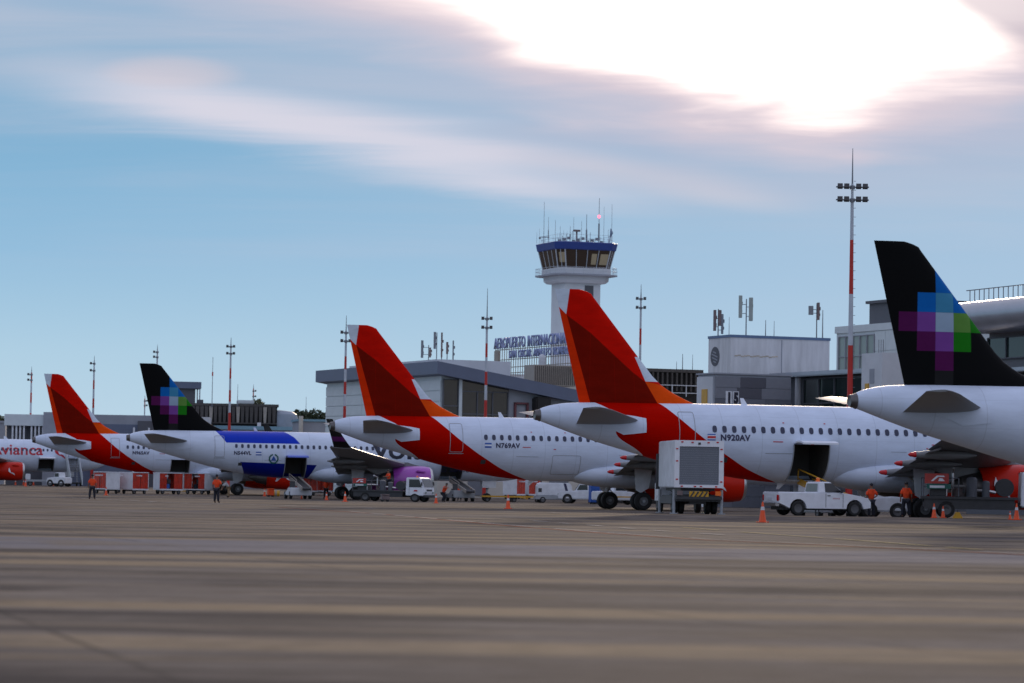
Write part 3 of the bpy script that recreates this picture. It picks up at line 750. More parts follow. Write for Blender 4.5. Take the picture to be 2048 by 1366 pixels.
    # --- cabin doors
    for x0 in (7.48 + op.get('ddx', 0), 32.3):
        z0, z1 = 3.58, 5.46
        d = outline(x0, x0 + .86, z0, z1, .035).build('door_seam', op.get('seam', m_grey), t)
        strip_decal('door_sill', x0 - .05, x0 + .91, z0 - .10, z0 - .05, m_grey, d, .03, 1, 1)
    # hold door seams when shut, small service panels, sensors and aerials
    if not any(12 < h[0] < 18 for h in holds): outline(14.35, 16.3, 2.25, 3.5, .03).build('hold_door_seam', m_grey, t)
    for (x, z, w, h) in ((9.6, 2.85, .32, .26), (11.9, 3.35, 1.5, .03), (18.9, 3.55, .9, .02)):
        strip_decal('service_panel', x, x + w, z, z + h, m_dark if w < .5 else m_grey, t, .012, 2)
    if op.get('marks', True):
        for (x, z, w) in ((12.3, 3.95, .55), (14.4, 3.85, .18), (12.9, 4.95, .10), (15.2, 4.95, .10), (21.2, 3.95, .4), (20.9, 3.75, .1), (21.8, 3.75, .1)):
            strip_decal('stencil_mark', x, x + w, z, z + .05, m_inkred, t, .012, 1, 1)
    MB().prism([(11.2, 5.9), (11.55, 5.9), (11.3, 6.28), (11.12, 6.28)], -.02, .02).build('aerial', m_white, t)
    MB().prism([(24.2, 5.9), (24.75, 5.9), (24.4, 6.32), (24.15, 6.32)], -.02, .02).build('aerial', m_white, t)
    MB().ball((18.2, 0, 6.0), .09, 8, 5).build('beacon_lamp', m_tail, t, smooth=True)
    MB().prism([(13.3, 1.82), (13.7, 1.82), (13.35, 1.5), (13.2, 1.5)], -.02, .02).build('aerial', m_white, t)
    # cockpit glazing
    ck = MB()
    for k in range(4):
        x0, x1 = 34.55 + .42 * k, 34.93 + .42 * k; zt_ = 5.12 - .10 * k; zb_ = 4.55 - .10 * k
        ck.add([fs(x0, zb_, .012), fs(x1, zb_ - .05, .012), fs(x1 - .02, zt_ - .12, .012), fs(x0 + .05, zt_, .012)], [(0, 1, 2, 3)])
    ck.build('cockpit_window', m_cab, t)
    # --- writing
    for (txt, x0, z0, h, wide, m, nm, kw) in op.get('text', []):
        me = skin_decal(glyphs(txt, h, wide, **kw), x0, z0, .014, cut=.18 if h > .3 else None); me.materials.append(m); obj(nm, me, t)
    for (x0, x1, z0, z1, bars) in op.get('flag', []):
        fo = strip_decal('flag', x0, x1, z0, z1, m_white, t, .012, 5)
        for (b0, b1, m) in bars: strip_decal('flag_stripe', x0, x1, z0 + (z1 - z0) * b0, z0 + (z1 - z0) * b1, m, fo, .016, 1)
    return t

# liveries ---------------------------------------------------------
RED_UP, RED_TE, MAROON, FLAME, PALE = (0.66, 0.006, 0.001), (0.78, 0.034, 0.002), (0.20, 0.006, 0.001), (0.85, 0.080, 0.005), (0.66, 0.74, 0.84)
fa = LV('red_and_maroon_fin_paint', RED_UP, .5, .0, .22, .03)
fa.poly([(1.5, 10.40), (2.78, 9.50), (2.78, 6.05)], MAROON)
fa.poly([(2.78, 6.05), (2.78, 9.50), (4.06, 8.37), (4.2, 5.3), (3.0, 5.3)], MAROON)
fa.poly([(4.2, 5.3), (4.06, 8.37), (5.14, 7.45), (5.3, 5.3)], MAROON)
fa.poly([(5.3, 5.3), (5.14, 7.45), (5.78, 7.0), (6.80, 5.3)], MAROON)
fa.poly([(0.5, 11.3), (1.5, 10.40), (3.0, 5.3), (0.5, 5.3)], RED_TE)
fa.poly([(0.5, 11.36), (0.5, 12), (1.66, 12), (1.47, 10.44)], PALE)
fa.poly([(5.22, 8.30), (5.80, 7.02), (9, 7.02), (9, 8.3)], PALE)
fa.poly([(5.78, 7.02), (6.50, 6.90), (10.5, 5.6), (10.5, 5.3), (6.80, 5.3)], FLAME)
fa.seams = False; FIN_RED = fa.done()
VB, VT, VP, VM, VG, VL, VS = (0.004, 0.13, 0.46), (0.055, 0.25, 0.42), (0.20, 0.06, 0.30), (0.095, 0.008, 0.075), (0.012, 0.19, 0.008), (0.115, 0.27, 0.05), (0.33, 0.43, 0.55)
fv = LV('black_fin_paint_with_squares', (0.0045, 0.0045, 0.005), .5, .0, .1, .06)
C0, C1, C2, C3, C4 = 1.96, 2.75, 3.54, 4.33, 5.10; R0, R1, R2, R3, R4 = 6.47, 7.27, 8.07, 8.87, 9.68
def rc(x0, x1, z0, z1, c): fv.poly([(x0, z0), (x1, z0), (x1, z1), (x0, z1)], c)
rc(C2, 7, R4, 11.2, VB); rc(C1, C2, R3, R4, VB); rc(C2, C3, R3, R4, VT); rc(C3, 8, R3, R4, VB)
rc(C0, C1, R2, R3, VM); rc(C1, C2, R2, R3, VP); rc(C2, C3, R2, R3, VS); rc(C3, C4, R2, R3, VL); rc(C4, 8, R2, R3, VG)
rc(C1, C2, R1, R2, VM); rc(C2, C3, R1, R2, VP); rc(C3, C4, R1, R2, VG); rc(C2, C3, R0, R1, VM); rc(C2, C3, 5.0, R0, (.018, .017, .018))
fv.seams = False; FIN_BLACK = fv.done()
ba = LV('white_fuselage_paint_with_red_band', WHITE, .5, 0, .12, .01)
ba.band([(1.5, 9.3), (2.4, 7.4), (2.95, 6.1), (3.45, 5.2), (4.2, 4.0), (4.7, 4.05), (5.25, 4.1), (5.6, 3.5), (5.95, 2.9)],
        [(1.5, 14.9), (1.85, 13.1), (2.4, 11.4), (3.1, 10.05), (4.0, 8.65), (5.1, 7.3), (5.95, 6.45)], (1.5, 5.95), (0, 16), (0.48, 0.003, 0.0))
BODY_RED = ba.done()
bw = LV('white_fuselage_paint', WHITE); BODY_WHITE = bw.done()
bb = LV('white_fuselage_paint_with_blue_bars', WHITE)
BL = (0.002, 0.035, 0.50)
bb.poly([(7.6, 6.0), (8.5, 4.86), (15.1, 4.86), (14.6, 5.45), (13.9, 5.9), (13.7, 6.0)], BL)
bb.poly([(9.75, 3.18), (16.6, 3.02), (15.8, 1.5), (10.6, 1.5)], (0.002, 0.012, 0.24))
BODY_BLUE = bb.done()
lvs = LV('black_sharklet_paint', (0.010, 0.010, 0.011), .35, .3); 
lvs.poly([(0, 4.95), (40, 4.95), (40, 5.35), (0, 5.35)], (0.10, 0.012, 0.10)); LVSHARK = lvs.done()
BLK = dict(bold=0.0)
REG = dict(gap=1.08, bold=.018)
cr_flag = [(.0, .18, m_blue), (.33, .67, m_tail), (.82, 1.0, m_blue)]
sv_flag = [(.0, .33, m_blue), (.67, 1.0, m_blue)]
pl5 = airliner('nearest airliner, black tail fin with coloured squares, white body running out of the frame', 1748, 482, 48.66, BODY_WHITE, FIN_BLACK, m_purple, dict(sharklet=True, marks=False))
pl4 = airliner('red finned airliner registered N920AV with its hold door open behind the pickup', 1110, 578, 38.34, BODY_RED, FIN_RED, m_red2,
    dict(holds=[(13.45, 15.45, 1.98, 3.80)], wx=-.25, ddx=-.25, edx=-.5, redtips=True, leaf=1.0, leafx=2.6, text=[('N920AV', 9.42, 4.0, .30, 1.0, m_ink, 'registration', REG)], flag=[(8.72, 9.16, 3.98, 4.32, cr_flag)]))
pl3 = airliner('red finned airliner registered N769AV in front of the control tower building', 694, 648, 30.71, BODY_RED, FIN_RED, m_red2,
    dict(wx=.48, redtips=True, leaf=.8, leafx=1.9, text=[('N769AV', 10.5, 3.92, .30, 1.0, m_ink, 'registration', REG)], flag=[(9.77, 10.22, 3.90, 4.22, sv_flag)]))
pl2 = airliner('airliner registered N544VL with blue bars, black fin with coloured squares and purple engine', 279, 727, 22.6, BODY_BLUE, FIN_BLACK, m_purple,
    dict(holds=[(13.75, 15.65, 1.92, 3.58), (27.9, 29.9, 1.92, 3.5)], sharklet=True, sweep=.075, dh=-2.0, er=1.27, marks=False, doormat=mat('blue_door_paint', (.10, .16, .62), .35, var=.05),
    text=[('N544VL', 9.15, 3.82, .30, 1.0, m_ink, 'registration', REG), ('volaris', 21.7, 3.72, 1.78, 1.16, m_inkblk, 'airline_name', dict(bold=.045)), ('El Salvador', 27.9, 2.62, .50, 1.05, m_ink, 'lettering', dict())],
    flag=[(11.1, 11.6, 3.78, 4.10, sv_flag)]))
pl1 = airliner('far red finned airliner registered N965AV behind the line of baggage carts', 88, 750, 20.06, BODY_RED, FIN_RED, m_red2,
    dict(holds=[(13.5, 15.4, 1.92, 3.45)], wx=-.25, edx=-.3, doors=False, leaf=.8, text=[('N965AV', 9.6, 3.88, .31, 1.0, m_ink, 'registration', REG)]))
pl0 = airliner('farthest airliner with red avianca lettering, boarding stairs at its front door', -358, 752, 15.7, BODY_WHITE, FIN_RED, m_red2,
    dict(holds=[(28.5, 30.5, 1.92, 3.45)], marks=False, leaf=.9, leafx=1.7, text=[('Avianca', 22.3, 3.95, 1.35, 1.12, m_inkred, 'airline_name', dict(bold=.03))]))
# crest on the blue-barred aircraft: a leaf wreath round a small triangle
def wreath(parent, x, z, r):
    P = []
    for k in range(18):
        a = R(112 + 316 * k / 17); c, s = math.cos(a), math.sin(a); w = .085
        P.append([(r * c - w * s, r * s + w * c), ((r + .10) * c, (r + .10) * s), (r * c + w * s, r * s - w * c), ((r - .10) * c, (r - .10) * s)])
    me = skin_decal(flat(P), x, z, .014); me.materials.append(m_green); w = obj('crest_wreath', me, parent)
    me = skin_decal(flat([[(-.28, -.2), (.28, -.2), (0, .26)]]), x, z, .014); me.materials.append(m_blue); obj('crest_triangle', me, w)
wreath(pl2, 12.7, 3.50, .38)
# red bird on the nose of the farthest aircraft
me = skin_decal(flat([[(p[0], p[1]) for p in q] for q in leaf_logo(1.5)]), 31.2, 4.2, .02); me.materials.append(m_inkred); obj('bird_emblem', me, pl0)
# ------------------------------------------------------------------ buildings
m_fascia = mat('slate_blue_fascia', (0.125, 0.15, 0.225), 0.5, var=0.08, scale=.6)
m_panelw = mat('pale_wall_panel', (0.62, 0.68, 0.71), 0.55, var=0.07, scale=.8)
m_conc = mat('grey_render', (0.32, 0.34, 0.39), 0.75, var=0.12, scale=.5)
m_concl = mat('light_render', (0.60, 0.62, 0.66), 0.75, var=0.10, scale=.5)
m_cream = mat('cream_render', (0.55, 0.52, 0.47), 0.75, var=0.14, scale=.5)
m_stain = mat('rain_stained_white_render', (0.68, 0.69, 0.72), 0.8, var=0.22, scale=1.2, streak=True)
m_tower = mat('tower_render', (0.66, 0.69, 0.73), 0.75, var=0.07, scale=.6)
m_tblue = mat('tower_blue_band', (0.025, 0.06, 0.27), 0.45, var=0.06)
m_tglass = mat('tinted_tower_glass', (0.055, 0.038, 0.028), 0.12, var=0.0, spec=.5)
m_blind = mat('cream_blind', (0.42, 0.34, 0.21), 0.8, var=0.1)
m_brown = mat('brown_louvre', (0.075, 0.066, 0.062), 0.7, var=0.2)
m_browndk = mat('dark_recess', (0.022, 0.020, 0.020), 0.8, var=0.15)
m_gg = mat('green_tinted_glass', (0.010, 0.024, 0.022), 0.1, var=0.0, spec=.45)
m_pg = mat('pale_green_glass', (0.27, 0.33, 0.31), 0.2, var=0.05, scale=.5)
m_roofb = mat('light_blue_roof_sheet', (0.20, 0.36, 0.46), 0.5, var=0.1)
m_metal = mat('brushed_roof_metal', (0.40, 0.42, 0.47), 0.36, metal=.55, var=0.1, scale=.7)
m_soff = mat('soffit_grey', (0.16, 0.16, 0.175), 0.7, var=0.1)
m_dkgrey = mat('dark_grey_cladding', (0.10, 0.105, 0.125), 0.6, var=0.1)
m_mast = mat('mast_white_paint', (0.50, 0.54, 0.60), 0.5, var=0.1)
m_mastr = mat('mast_red_paint', (0.50, 0.022, 0.015), 0.5, var=0.12)
m_ant = mat('antenna_grey', (0.20, 0.22, 0.25), 0.5, var=0.12)
m_antg = mat('antenna_pale_green', (0.36, 0.40, 0.37), 0.5, var=0.1)
m_rust = mat('antenna_rust_red', (0.19, 0.14, 0.14), 0.6, var=0.2)
m_letter = mat('sign_blue', (0.27, 0.32, 0.54), 0.5, var=0.08)
m_scaf = mat('scaffold_tan', (0.36, 0.32, 0.28), 0.6, var=0.15)
TR = R(22.7)
def window_wall(parent, x0, x1, z0, z1, y, cols, rows, mg, mf, fw_=.10, name='window_pane', axis='x'):
    """panes set back between real mullions; along x at depth y, or along y at x = y when axis is 'y'"""
    w = (x1 - x0) / cols; h = (z1 - z0) / rows
    me = MB()
    me.box((0, 0, 0), (w - fw_, .04, h - fw_) if axis == 'x' else (.04, w - fw_, h - fw_))
    me = me.mesh(name, mg)
    for i in range(cols):
        for j in range(rows):
            c = x0 + w * (i + .5), z0 + h * (j + .5)
            obj(name, me, parent, (c[0], y + .06, c[1]) if axis == 'x' else (y + .06, c[0], c[1]))
    mv = MB(); mv.box((0, 0, 0), (fw_, .16, z1 - z0) if axis == 'x' else (.16, fw_, z1 - z0)); mv = mv.mesh('mullion', mf)
    for i in range(cols + 1):
        obj('mullion', mv, parent, (x0 + w * i, y, (z0 + z1) / 2) if axis == 'x' else (y, x0 + w * i, (z0 + z1) / 2))
    mh = MB(); mh.box((0, 0, 0), (x1 - x0, .13, fw_) if axis == 'x' else (.13, x1 - x0, fw_)); mh = mh.mesh('transom', mf)
    for j in range(rows + 1):
        obj('transom', mh, parent, ((x0 + x1) / 2, y, z0 + h * j) if axis == 'x' else (y, (x0 + x1) / 2, z0 + h * j))

# glass fronted terminal with a sloping roof
c0 = W(884, 760, 19.1)
b = thing('terminal_building', 'glass fronted terminal with slate blue sloping roof edge and pale tiled side', 'building', (c0.x, c0.y, 0), TR)
rf = MB(); z0, z1 = 14.35, 14.35 - .165 * 21
rf.prism([(-.9, z0), (20.5, z1), (20.5, z1 - 1.32), (-.9, z0 - 1.32)], -1.0, 37.5)
rf.build('roof', m_fascia, b)
bd = MB(); bd.prism([(0.12, 0), (20, 0), (20, z1 - 1.30), (0.12, z0 - 1.40)], .45, 36.4); bd.build('wall', m_panelw, b)
pm = MB().box((0, 0, 0), (.10, 5.92, 1.07), (0, 0, 0)).mesh('wall_panel', m_panelw)
for i in range(6):
    for j in range(11): obj('wall_panel', pm, b, (0.05, 3.4 + 6.0 * i, .55 + 1.135 * j))
window_wall(b, .25, 1.95, 4.2, 12.5, .2, 1, 3, m_glass, m_dkgrey, .12)
window_wall(b, 2.35, 7.6, 4.2, 11.3, .2, 3, 3, m_glass, m_dkgrey, .12)
MB().prism([(2.35, 11.37), (7.66, 11.37), (7.66, 11.72), (2.35, 12.58)], .2, .3).build('window_pane', m_glass, b)
MB().bx(1.98, 2.32, .02, .5, 0, 12.75).build('light_column', m_panelw, b)
window_wall(b, 8.5, 9.7, 4.2, 10.1, .25, 1, 3, m_gg, m_dkgrey, .1)
MB().prism([(7.7, 0), (20, 0), (20, z1 - 1.3), (7.7, 11.7)], .28, .5).build('front_wall', m_conc, b)
gd = MB(); gd.bx(8.3, 8.5, -.05, .4, 4, 10.3).bx(8.3, 9.9, -.05, .4, 10.1, 10.3).bx(9.7, 9.9, -.05, .4, 4, 10.3); gd.build('red_door_frame', mat('dull_red_frame', (.16, .05, .06), .6), b)
MB().bx(10.4, 12.1, -1.0, .4, 6.8, 10.9).build('gate_box', m_browndk, b, bevel=.15)
MB().bx(-1.5, 62, -3.0, 8, 0, 5.2).build('ground_floor', m_cream, b)
me = MB().bx(-1.1, 1.1, -.05, .05, -1.1, 1.1).mesh('shutter', m_shutter)
for i in range(13): obj('shutter', me, b, (3 + 4.6 * i, -3.05, 1.5))
MB().bx(.5, 9, 3, 30, z0 - 1.4, z0 + .35).build('roof_parapet', m_concl, b)

# block behind it that carries the sign
p = W(935, 740, 16.4)
b = thing('terminal_building', 'flat roofed terminal block behind the glass front, carrying the lettered sign', 'building', (p.x, p.y + 10, 0), TR)
MB().bx(0, 34, 0, 20, 0, 14.8).build('wall', m_cream, b)
MB().bx(-.3, 34.3, -.3, 20.3, 14.8, 15.5).build('roof_edge', m_concl, b)
p = W(1084, 740, 17.0)
tk = thing('water_tank', 'pale ribbed water tank on the roof below the lettered sign', 'tank', (p.x, p.y, 15.0))
MB().lathe([(0, .42), (.3, .45), (.34, .42), (.7, .45), (.74, .42), (1.1, .45), (1.3, .38), (1.5, .15)], n=16, c=(0, 0, .5)).build('tank_body', m_concl, tk, smooth=True)
MB().bx(-.5, .5, -.5, .5, -.2, .5).build('tank_base', m_conc, tk)
p = W(1068, 755, 17.2)
pr = thing('plant_room', 'brown slatted plant room on the roof beneath the lettered sign', 'plant room', (p.x, p.y, 13.2), TR)
MB().bx(0, 5.5, 0, 3, 0, 2.4).build('wall', m_scaf, pr)
sm = MB().box((0, 0, 0), (.07, .08, 2.2)).mesh('slat', m_brown)
for i in range(22): obj('slat', sm, pr, (.15 + .25 * i, -.05, 1.2))

# sign of free standing letters on a scaffold
p = W(990, 697, 16.25)
sg = thing('rooftop_sign', 'blue AEROPUERTO INTERNACIONAL letters on a scaffold above the terminal roof', 'sign', (p.x, p.y, 0), R(-66))
def letters(txt, x, z, h, length):
    gl = []
    for ch in txt:
        if ch == ' ': gl.append((None, .55 * h)); continue
        me = glyphs(ch, h, 1.0, bold=.015); lo = min(v.co.x for v in me.vertices); hi = max(v.co.x for v in me.vertices)
        for v in me.vertices: v.co.x -= lo
        gl.append((me, hi - lo))
    k = length / sum(w + .10 * h for _, w in gl)
    for me, w in gl:
        if me:
            bm = bmesh.new(); bm.from_mesh(me); r_ = bmesh.ops.extrude_face_region(bm, geom=bm.faces[:])
            bmesh.ops.translate(bm, vec=(0, 0, -.16), verts=[g_ for g_ in r_['geom'] if isinstance(g_, bmesh.types.BMVert)]); bmesh.ops.recalc_face_normals(bm, faces=bm.faces)
            for v in bm.verts: v.co = Vector((v.co.x * k, -v.co.z - .2, v.co.y))
            bm.to_mesh(me); bm.free(); me.materials.clear(); me.materials.append(m_letter)
            obj('letter', me, sg, (x, 0, z))
        x += (w + .10 * h) * k
letters('AEROPUERTO INTERNACIONAL', 0, 18.25, 1.32, 21.5)
letters('SAN OSCAR ARNULFO ROMERO', 4.6, 17.0, .92, 17.5)
pm = MB().box((0, .05, 14.9 + 1.9), (.07, .07, 4.2)).mesh('post', m_scaf)
for i in range(34): obj('post', pm, sg, (.1 + .68 * i, 0, 0))
for z in (18.1, 16.85, 15.9, 15.2):
    MB().box((11.3, .1, z), (22.8, .09, .10)).build('rail', m_scaf, sg)
MB().bx(0, 1.2, -.1, .2, 14.8, 18.0).build('brick_pier', m_scaf, sg)

# ------------------------------------------------------------------ control tower
p = W(1152, 560, 15.1)
ALF = R(20)
tw = thing('control_tower', 'airport control tower with blue roof band, glazed cab and rooftop aerials', 'tower', (p.x, p.y, 0), ALF)
def octo(q, k=.772):
    h = q * k; return [(-h, -q), (h, -q), (q, -h), (q, h), (h, q), (-h, q), (-q, h), (-q, -h)]
def ring(levels): return [[(x, y, z) for x, y in octo(q)] for z, q in levels]
MB().bx(-2.5, 2.5, -2.5, 2.5, 0, 28.5).build('shaft', m_tower, tw)
MB().bx(.3, 1.5, -2.56, -2.49, 14, 28.0).build('stair_window_strip', m_dkgrey, tw)
MB().loft(ring([(28.3, 3.25), (28.6, 3.55), (29.25, 3.6)])).build('corbel', m_concl, tw)
MB().loft(ring([(29.22, 4.5), (29.42, 4.5)])).build('catwalk', m_conc, tw)
rl = MB(); P = octo(4.45)
for z in (29.85, 30.3):
    for a_, b_ in zip(P, P[1:] + P[:1]): rl.cyl((*a_, z), (*b_, z), .025, n=5)
for a_, b_ in zip(P, P[1:] + P[:1]):
    for k in range(5): q = (a_[0] + (b_[0] - a_[0]) * k / 5, a_[1] + (b_[1] - a_[1]) * k / 5); rl.cyl((*q, 29.4), (*q, 30.3), .02, n=4)
rl.build('catwalk_railing', m_mast, tw)
MB().loft(ring([(29.4, 3.72), (29.5, 3.8), (30.2, 3.8), (30.25, 3.65)])).build('parapet', m_tower, tw)
MB().loft(ring([(30.2, 2.6), (32.5, 2.6)])).build('cab_core', m_browndk, tw)
MB().loft(ring([(30.15, 3.5), (30.3, 3.5)])).build('cab_floor', m_browndk, tw)
qb, qt, zb, zt = 3.66, 4.16, 30.25, 32.62
B_, T_ = octo(qb), octo(qt)
for f in range(8):
    a0, a1, t0, t1 = B_[f], B_[(f + 1) % 8], T_[f], T_[(f + 1) % 8]
    n = 4 if f % 2 == 0 else 2
    for k in range(n):
        u0, u1 = k / n, (k + 1) / n; l = lambda a_, b_, u: (a_[0] + (b_[0] - a_[0]) * u, a_[1] + (b_[1] - a_[1]) * u)
        q = [(*l(a0, a1, u0 + .015), zb), (*l(a0, a1, u1 - .015), zb), (*l(t0, t1, u1 - .015), zt), (*l(t0, t1, u0 + .015), zt)]
        pn = MB(); pn.add(q + [(x * .985, y * .985, z) for x, y, z in q], [(0, 1, 2, 3), (7, 6, 5, 4), (0, 4, 5, 1), (1, 5, 6, 2), (2, 6, 7, 3), (3, 7, 4, 0)]); pn.build('cab_window_pane', m_tglass, tw)
        mu = MB(); mu.cyl((*l(a0, a1, u0), zb), (*l(t0, t1, u0), zt), .085 if k == 0 else .05, n=6); mu.build('mullion', m_mast, tw)
for f, u0, u1, z0_, z1_ in ((7, .30, .95, 30.9, 32.2), (0, .60, .72, 30.7, 32.1), (0, .80, .98, 30.7, 32.1)):
    a0, a1, t0, t1 = B_[f], B_[(f + 1) % 8], T_[f], T_[(f + 1) % 8]
    def pt(u, z):
        w = (z - zb) / (zt - zb); x = (a0[0] + (a1[0] - a0[0]) * u) * (1 - w) + (t0[0] + (t1[0] - t0[0]) * u) * w; y = (a0[1] + (a1[1] - a0[1]) * u) * (1 - w) + (t0[1] + (t1[1] - t0[1]) * u) * w
        return (x * 1.004, y * 1.004, z)
    bl = MB(); bl.add([pt(u0, z0_), pt(u1, z0_), pt(u1, z1_), pt(u0, z1_)], [(0, 1, 2, 3)]); bl.build('cab_blind', m_blind, tw)
MB().loft(ring([(32.58, 4.22), (32.66, 4.32), (33.55, 4.48), (33.62, 4.3)])).build('roof_band', m_tblue, tw)
rr = MB(); P = octo(3.9)
for a_, b_ in zip(P, P[1:] + P[:1]):
    for z in (34.1, 34.6): rr.cyl((*a_, z), (*b_, z), .02, n=4)
    for k in range(4): q = (a_[0] + (b_[0] - a_[0]) * k / 4, a_[1] + (b_[1] - a_[1]) * k / 4); rr.cyl((*q, 33.6), (*q, 34.6), .02, n=4)
rr.build('roof_railing', m_mast, tw)
for (px, ytop, r_) in ((1087, 404, .035), (1096, 434, .03), (1110, 440, .03), (1120, 452, .03), (1127, 460, .025), (1140, 452, .04), (1147, 434, .03), (1163, 441, .03), (1173, 428, .05), (1198, 395, .05), (1208, 412, .025), (1224, 407, .03), (1217, 458, .025), (1078, 458, .02), (1073, 465, .02), (1134, 462, .02)):
    q = W(px, 485, 15.1); z1_ = zat(px, ytop, 15.1)
    lx = (q.x - p.x) / math.cos(ALF); a_ = MB(); a_.cyl((lx * .94, -lx * .30 * .5, 33.5), (lx * .94, -lx * .30 * .5, z1_), r_, r_ * .6, n=6)
    if px in (1140, 1173, 1096, 1198): a_.cyl((lx * .94, -lx * .15, 34.2), (lx * .94, -lx * .15, 34.2 + (z1_ - 34.2) * .4), r_ * 2, n=6)
    ao = a_.build('aerial', m_ant, tw)
    if px == 1198: MB().ball((lx * .94, -lx * .15, zat(px, 432, 15.1)), .22, 8, 6).build('red_obstruction_light', emit('obstruction_light', (1, .12, .18), 2.5), ao, smooth=True)
dsh = MB(); dsh.lathe([(0, .05), (.12, .3), (.3, .62), (.34, .62)], axis='X', n=16, M=Matrix.Translation((4.7, -1.2, 35.2)) @ Matrix.Rotation(R(165), 4, 'Z')).cyl((4.2, -1.0, 33.5), (4.4, -1.1, 35.2), .06, n=6)
dsh.build('dish_aerial', mat('dish_blue_grey', (.16, .24, .36), .5), tw, smooth=True)
rb = MB(); rb.cyl((0, 0, 33.6), (0, 0, 35.3), .12, n=8).box((0, 0, 35.4), (.9, .4, .25)).cyl((0, 0, 33.6), (0, 0, 34), .5, n=10); rb.build('rotating_beacon', m_rust, tw)
fr = MB()
for k in range(10):
    x = -3 + .66 * k; fr.cyl((x, -1.0 + .2 * (k % 3), 33.6), (x, -1.0 + .2 * (k % 3), 34.3 + .3 * (k % 4)), .03, n=5).box((x + .2, -1, 33.9 + .2 * (k % 3)), (.35, .3, .35))
fr.build('rooftop_clutter', m_ant, tw)
fr = MB(); fr.tube([(-4.3, -1, 34.3), (-5.6, -1.3, 34.25)], .05).ball((-5.7, -1.3, 34.1), .16, 6, 4); fr.build('side_floodlight', m_ant, tw)

# ------------------------------------------------------------------ right hand buildings
c0 = W(1462, 669, 24.0); zt_ = c0.z
b = thing('office_block', 'stained white block with a round grey logo on its side and aerials on top', 'building', (c0.x, c0.y, 0), TR)
MB().bx(0, 9.3, 0, 4.2, 0, zt_ - .2).build('wall', m_stain, b)
MB().bx(-.06, 9.36, -.06, 4.26, zt_ - .22, zt_).build('blue_roof_edge', mat('roof_edge_blue', (.12, .19, .33), .5), b)
MB().bx(4.72, 4.80, -.03, .02, 6, zt_ - .3).build('render_joint', m_conc, b)
rs = MB()
for k in range(14): rs.box((.5 + .29 * k, -.012, zt_ - 1.75 + .05 * math.sin(k * 2.1)), (.28, .02, .10))
rs.build('rust_streak', mat('rust_stain', (.56, .49, .40), .8, var=.3), b)
lg = MB(); lg.cyl((-.04, 2.9, zt_ - 1.75), (.02, 2.9, zt_ - 1.75), .82, n=28); lgo = lg.build('round_logo', m_dkgrey, b)
lb = MB()
for dz, w in ((.34, .6), (.08, 1.1), (-.2, 1.0), (-.46, .5)): lb.box((-.06, 2.9 + .1 * dz, zt_ - 1.75 + dz), (.03, w, .10), rot=(R(14), 0, 0))
lb.build('logo_wing_bar', m_conc, lgo)

def panel_aerial(px, ytop, ybot, s, panels, label, m=m_ant, group='cellular aerials on the roofs'):
    q = W(px, ybot, s); t = thing('cellular_aerial', label, 'aerial', (q.x, q.y, q.z - .5), 0, group)
    h = (ybot - ytop) / s
    MB().cyl((0, 0, 0), (0, 0, h + .5), .055, .045, n=8).build('pole', m_ant, t)
    for (dx, y0_, y1_, w, mm) in panels:
        x = dx / s; za, zb_ = (ybot - y1_) / s + .5, (ybot - y0_) / s + .5
        k = MB(); k.box((x, -.1, (za + zb_) / 2), (w, .18, zb_ - za)).box((x + .1, .02, (za * .35 + zb_ * .65)), (.2, .16, .3)).box((x + .08, .02, (za * .7 + zb_ * .3)), (.18, .16, .26))
        k.build('antenna_panel', mm, t, bevel=.02)
        MB().cyl((0, 0, (za * .4 + zb_ * .6)), (x, 0, (za * .4 + zb_ * .6)), .03, n=5).cyl((0, 0, (za * .8 + zb_ * .2)), (x, 0, (za * .8 + zb_ * .2)), .03, n=5).build('bracket', m_ant, t)
    return t
panel_aerial(1436, 618, 674, 23.6, [(-7, 620, 662, .25, m_rust), (3, 620, 652, .28, m_rust), (8, 628, 668, .2, m_ant)], 'rusty brown cellular aerial over the round logo', m_rust)
panel_aerial(1492, 598, 668, 23.5, [(-12, 591, 636, .30, m_antg), (9, 595, 642, .34, m_antg)], 'tall cellular aerial with two pale green panels on the white block')
panel_aerial(1633, 606, 674, 23.0, [(-12, 612, 630, .42, m_ant), (3, 605, 640, .22, m_rust)], 'cellular aerial with a square grey box near the far end of the white block')
panel_aerial(857, 690, 722, 18.7, [(-13, 681, 716, .26, m_ant), (3, 695, 715, .2, m_rust)], 'lowest cellular aerial at the left of the cluster above the glass terminal')
panel_aerial(873, 665, 722, 18.7, [(-4, 664, 698, .26, m_ant)], 'slim cellular aerial with one tall grey panel beside the red fin')
panel_aerial(883, 665, 722, 18.7, [(0, 665, 715, .18, m_rust)], 'red and grey pole aerial in the middle of the cluster above the glass terminal', m_rust)
panel_aerial(894, 684, 722, 18.7, [(0, 684, 708, .24, m_rust)], 'short rusty aerial with one panel above the glass terminal roof')
panel_aerial(906, 682, 722, 18.7, [(0, 681, 720, .15, m_ant)], 'slender grey aerial at the right end of the cluster above the glass terminal')
def rod(px, y0_, y1_, s, label, r_=.035, red=None):
    q = W(px, y1_, s); t = thing('whip_aerial', label, 'aerial', (q.x, q.y, q.z - .4), 0, 'thin rooftop whip aerials')
    h = (y1_ - y0_) / s + .4; MB().cyl((0, 0, 0), (0, 0, h), r_, r_ * .5, n=6).build('rod', m_ant, t); MB().bx(-.15, .15, -.15, .15, -.1, .12).build('foot', m_dkgrey, t)
    if red: MB().cyl((0, 0, (y1_ - red[1]) / s + .4), (0, 0, (y1_ - red[0]) / s + .4), r_ * 1.7, n=6).build('red_band', m_mastr, t)
rod(1458, 634, 672, 23.4, 'thin whip aerial standing left of the pale green panel aerial')
rod(1531, 640, 672, 23.4, 'thicker whip aerial halfway along the white block roof', .05)
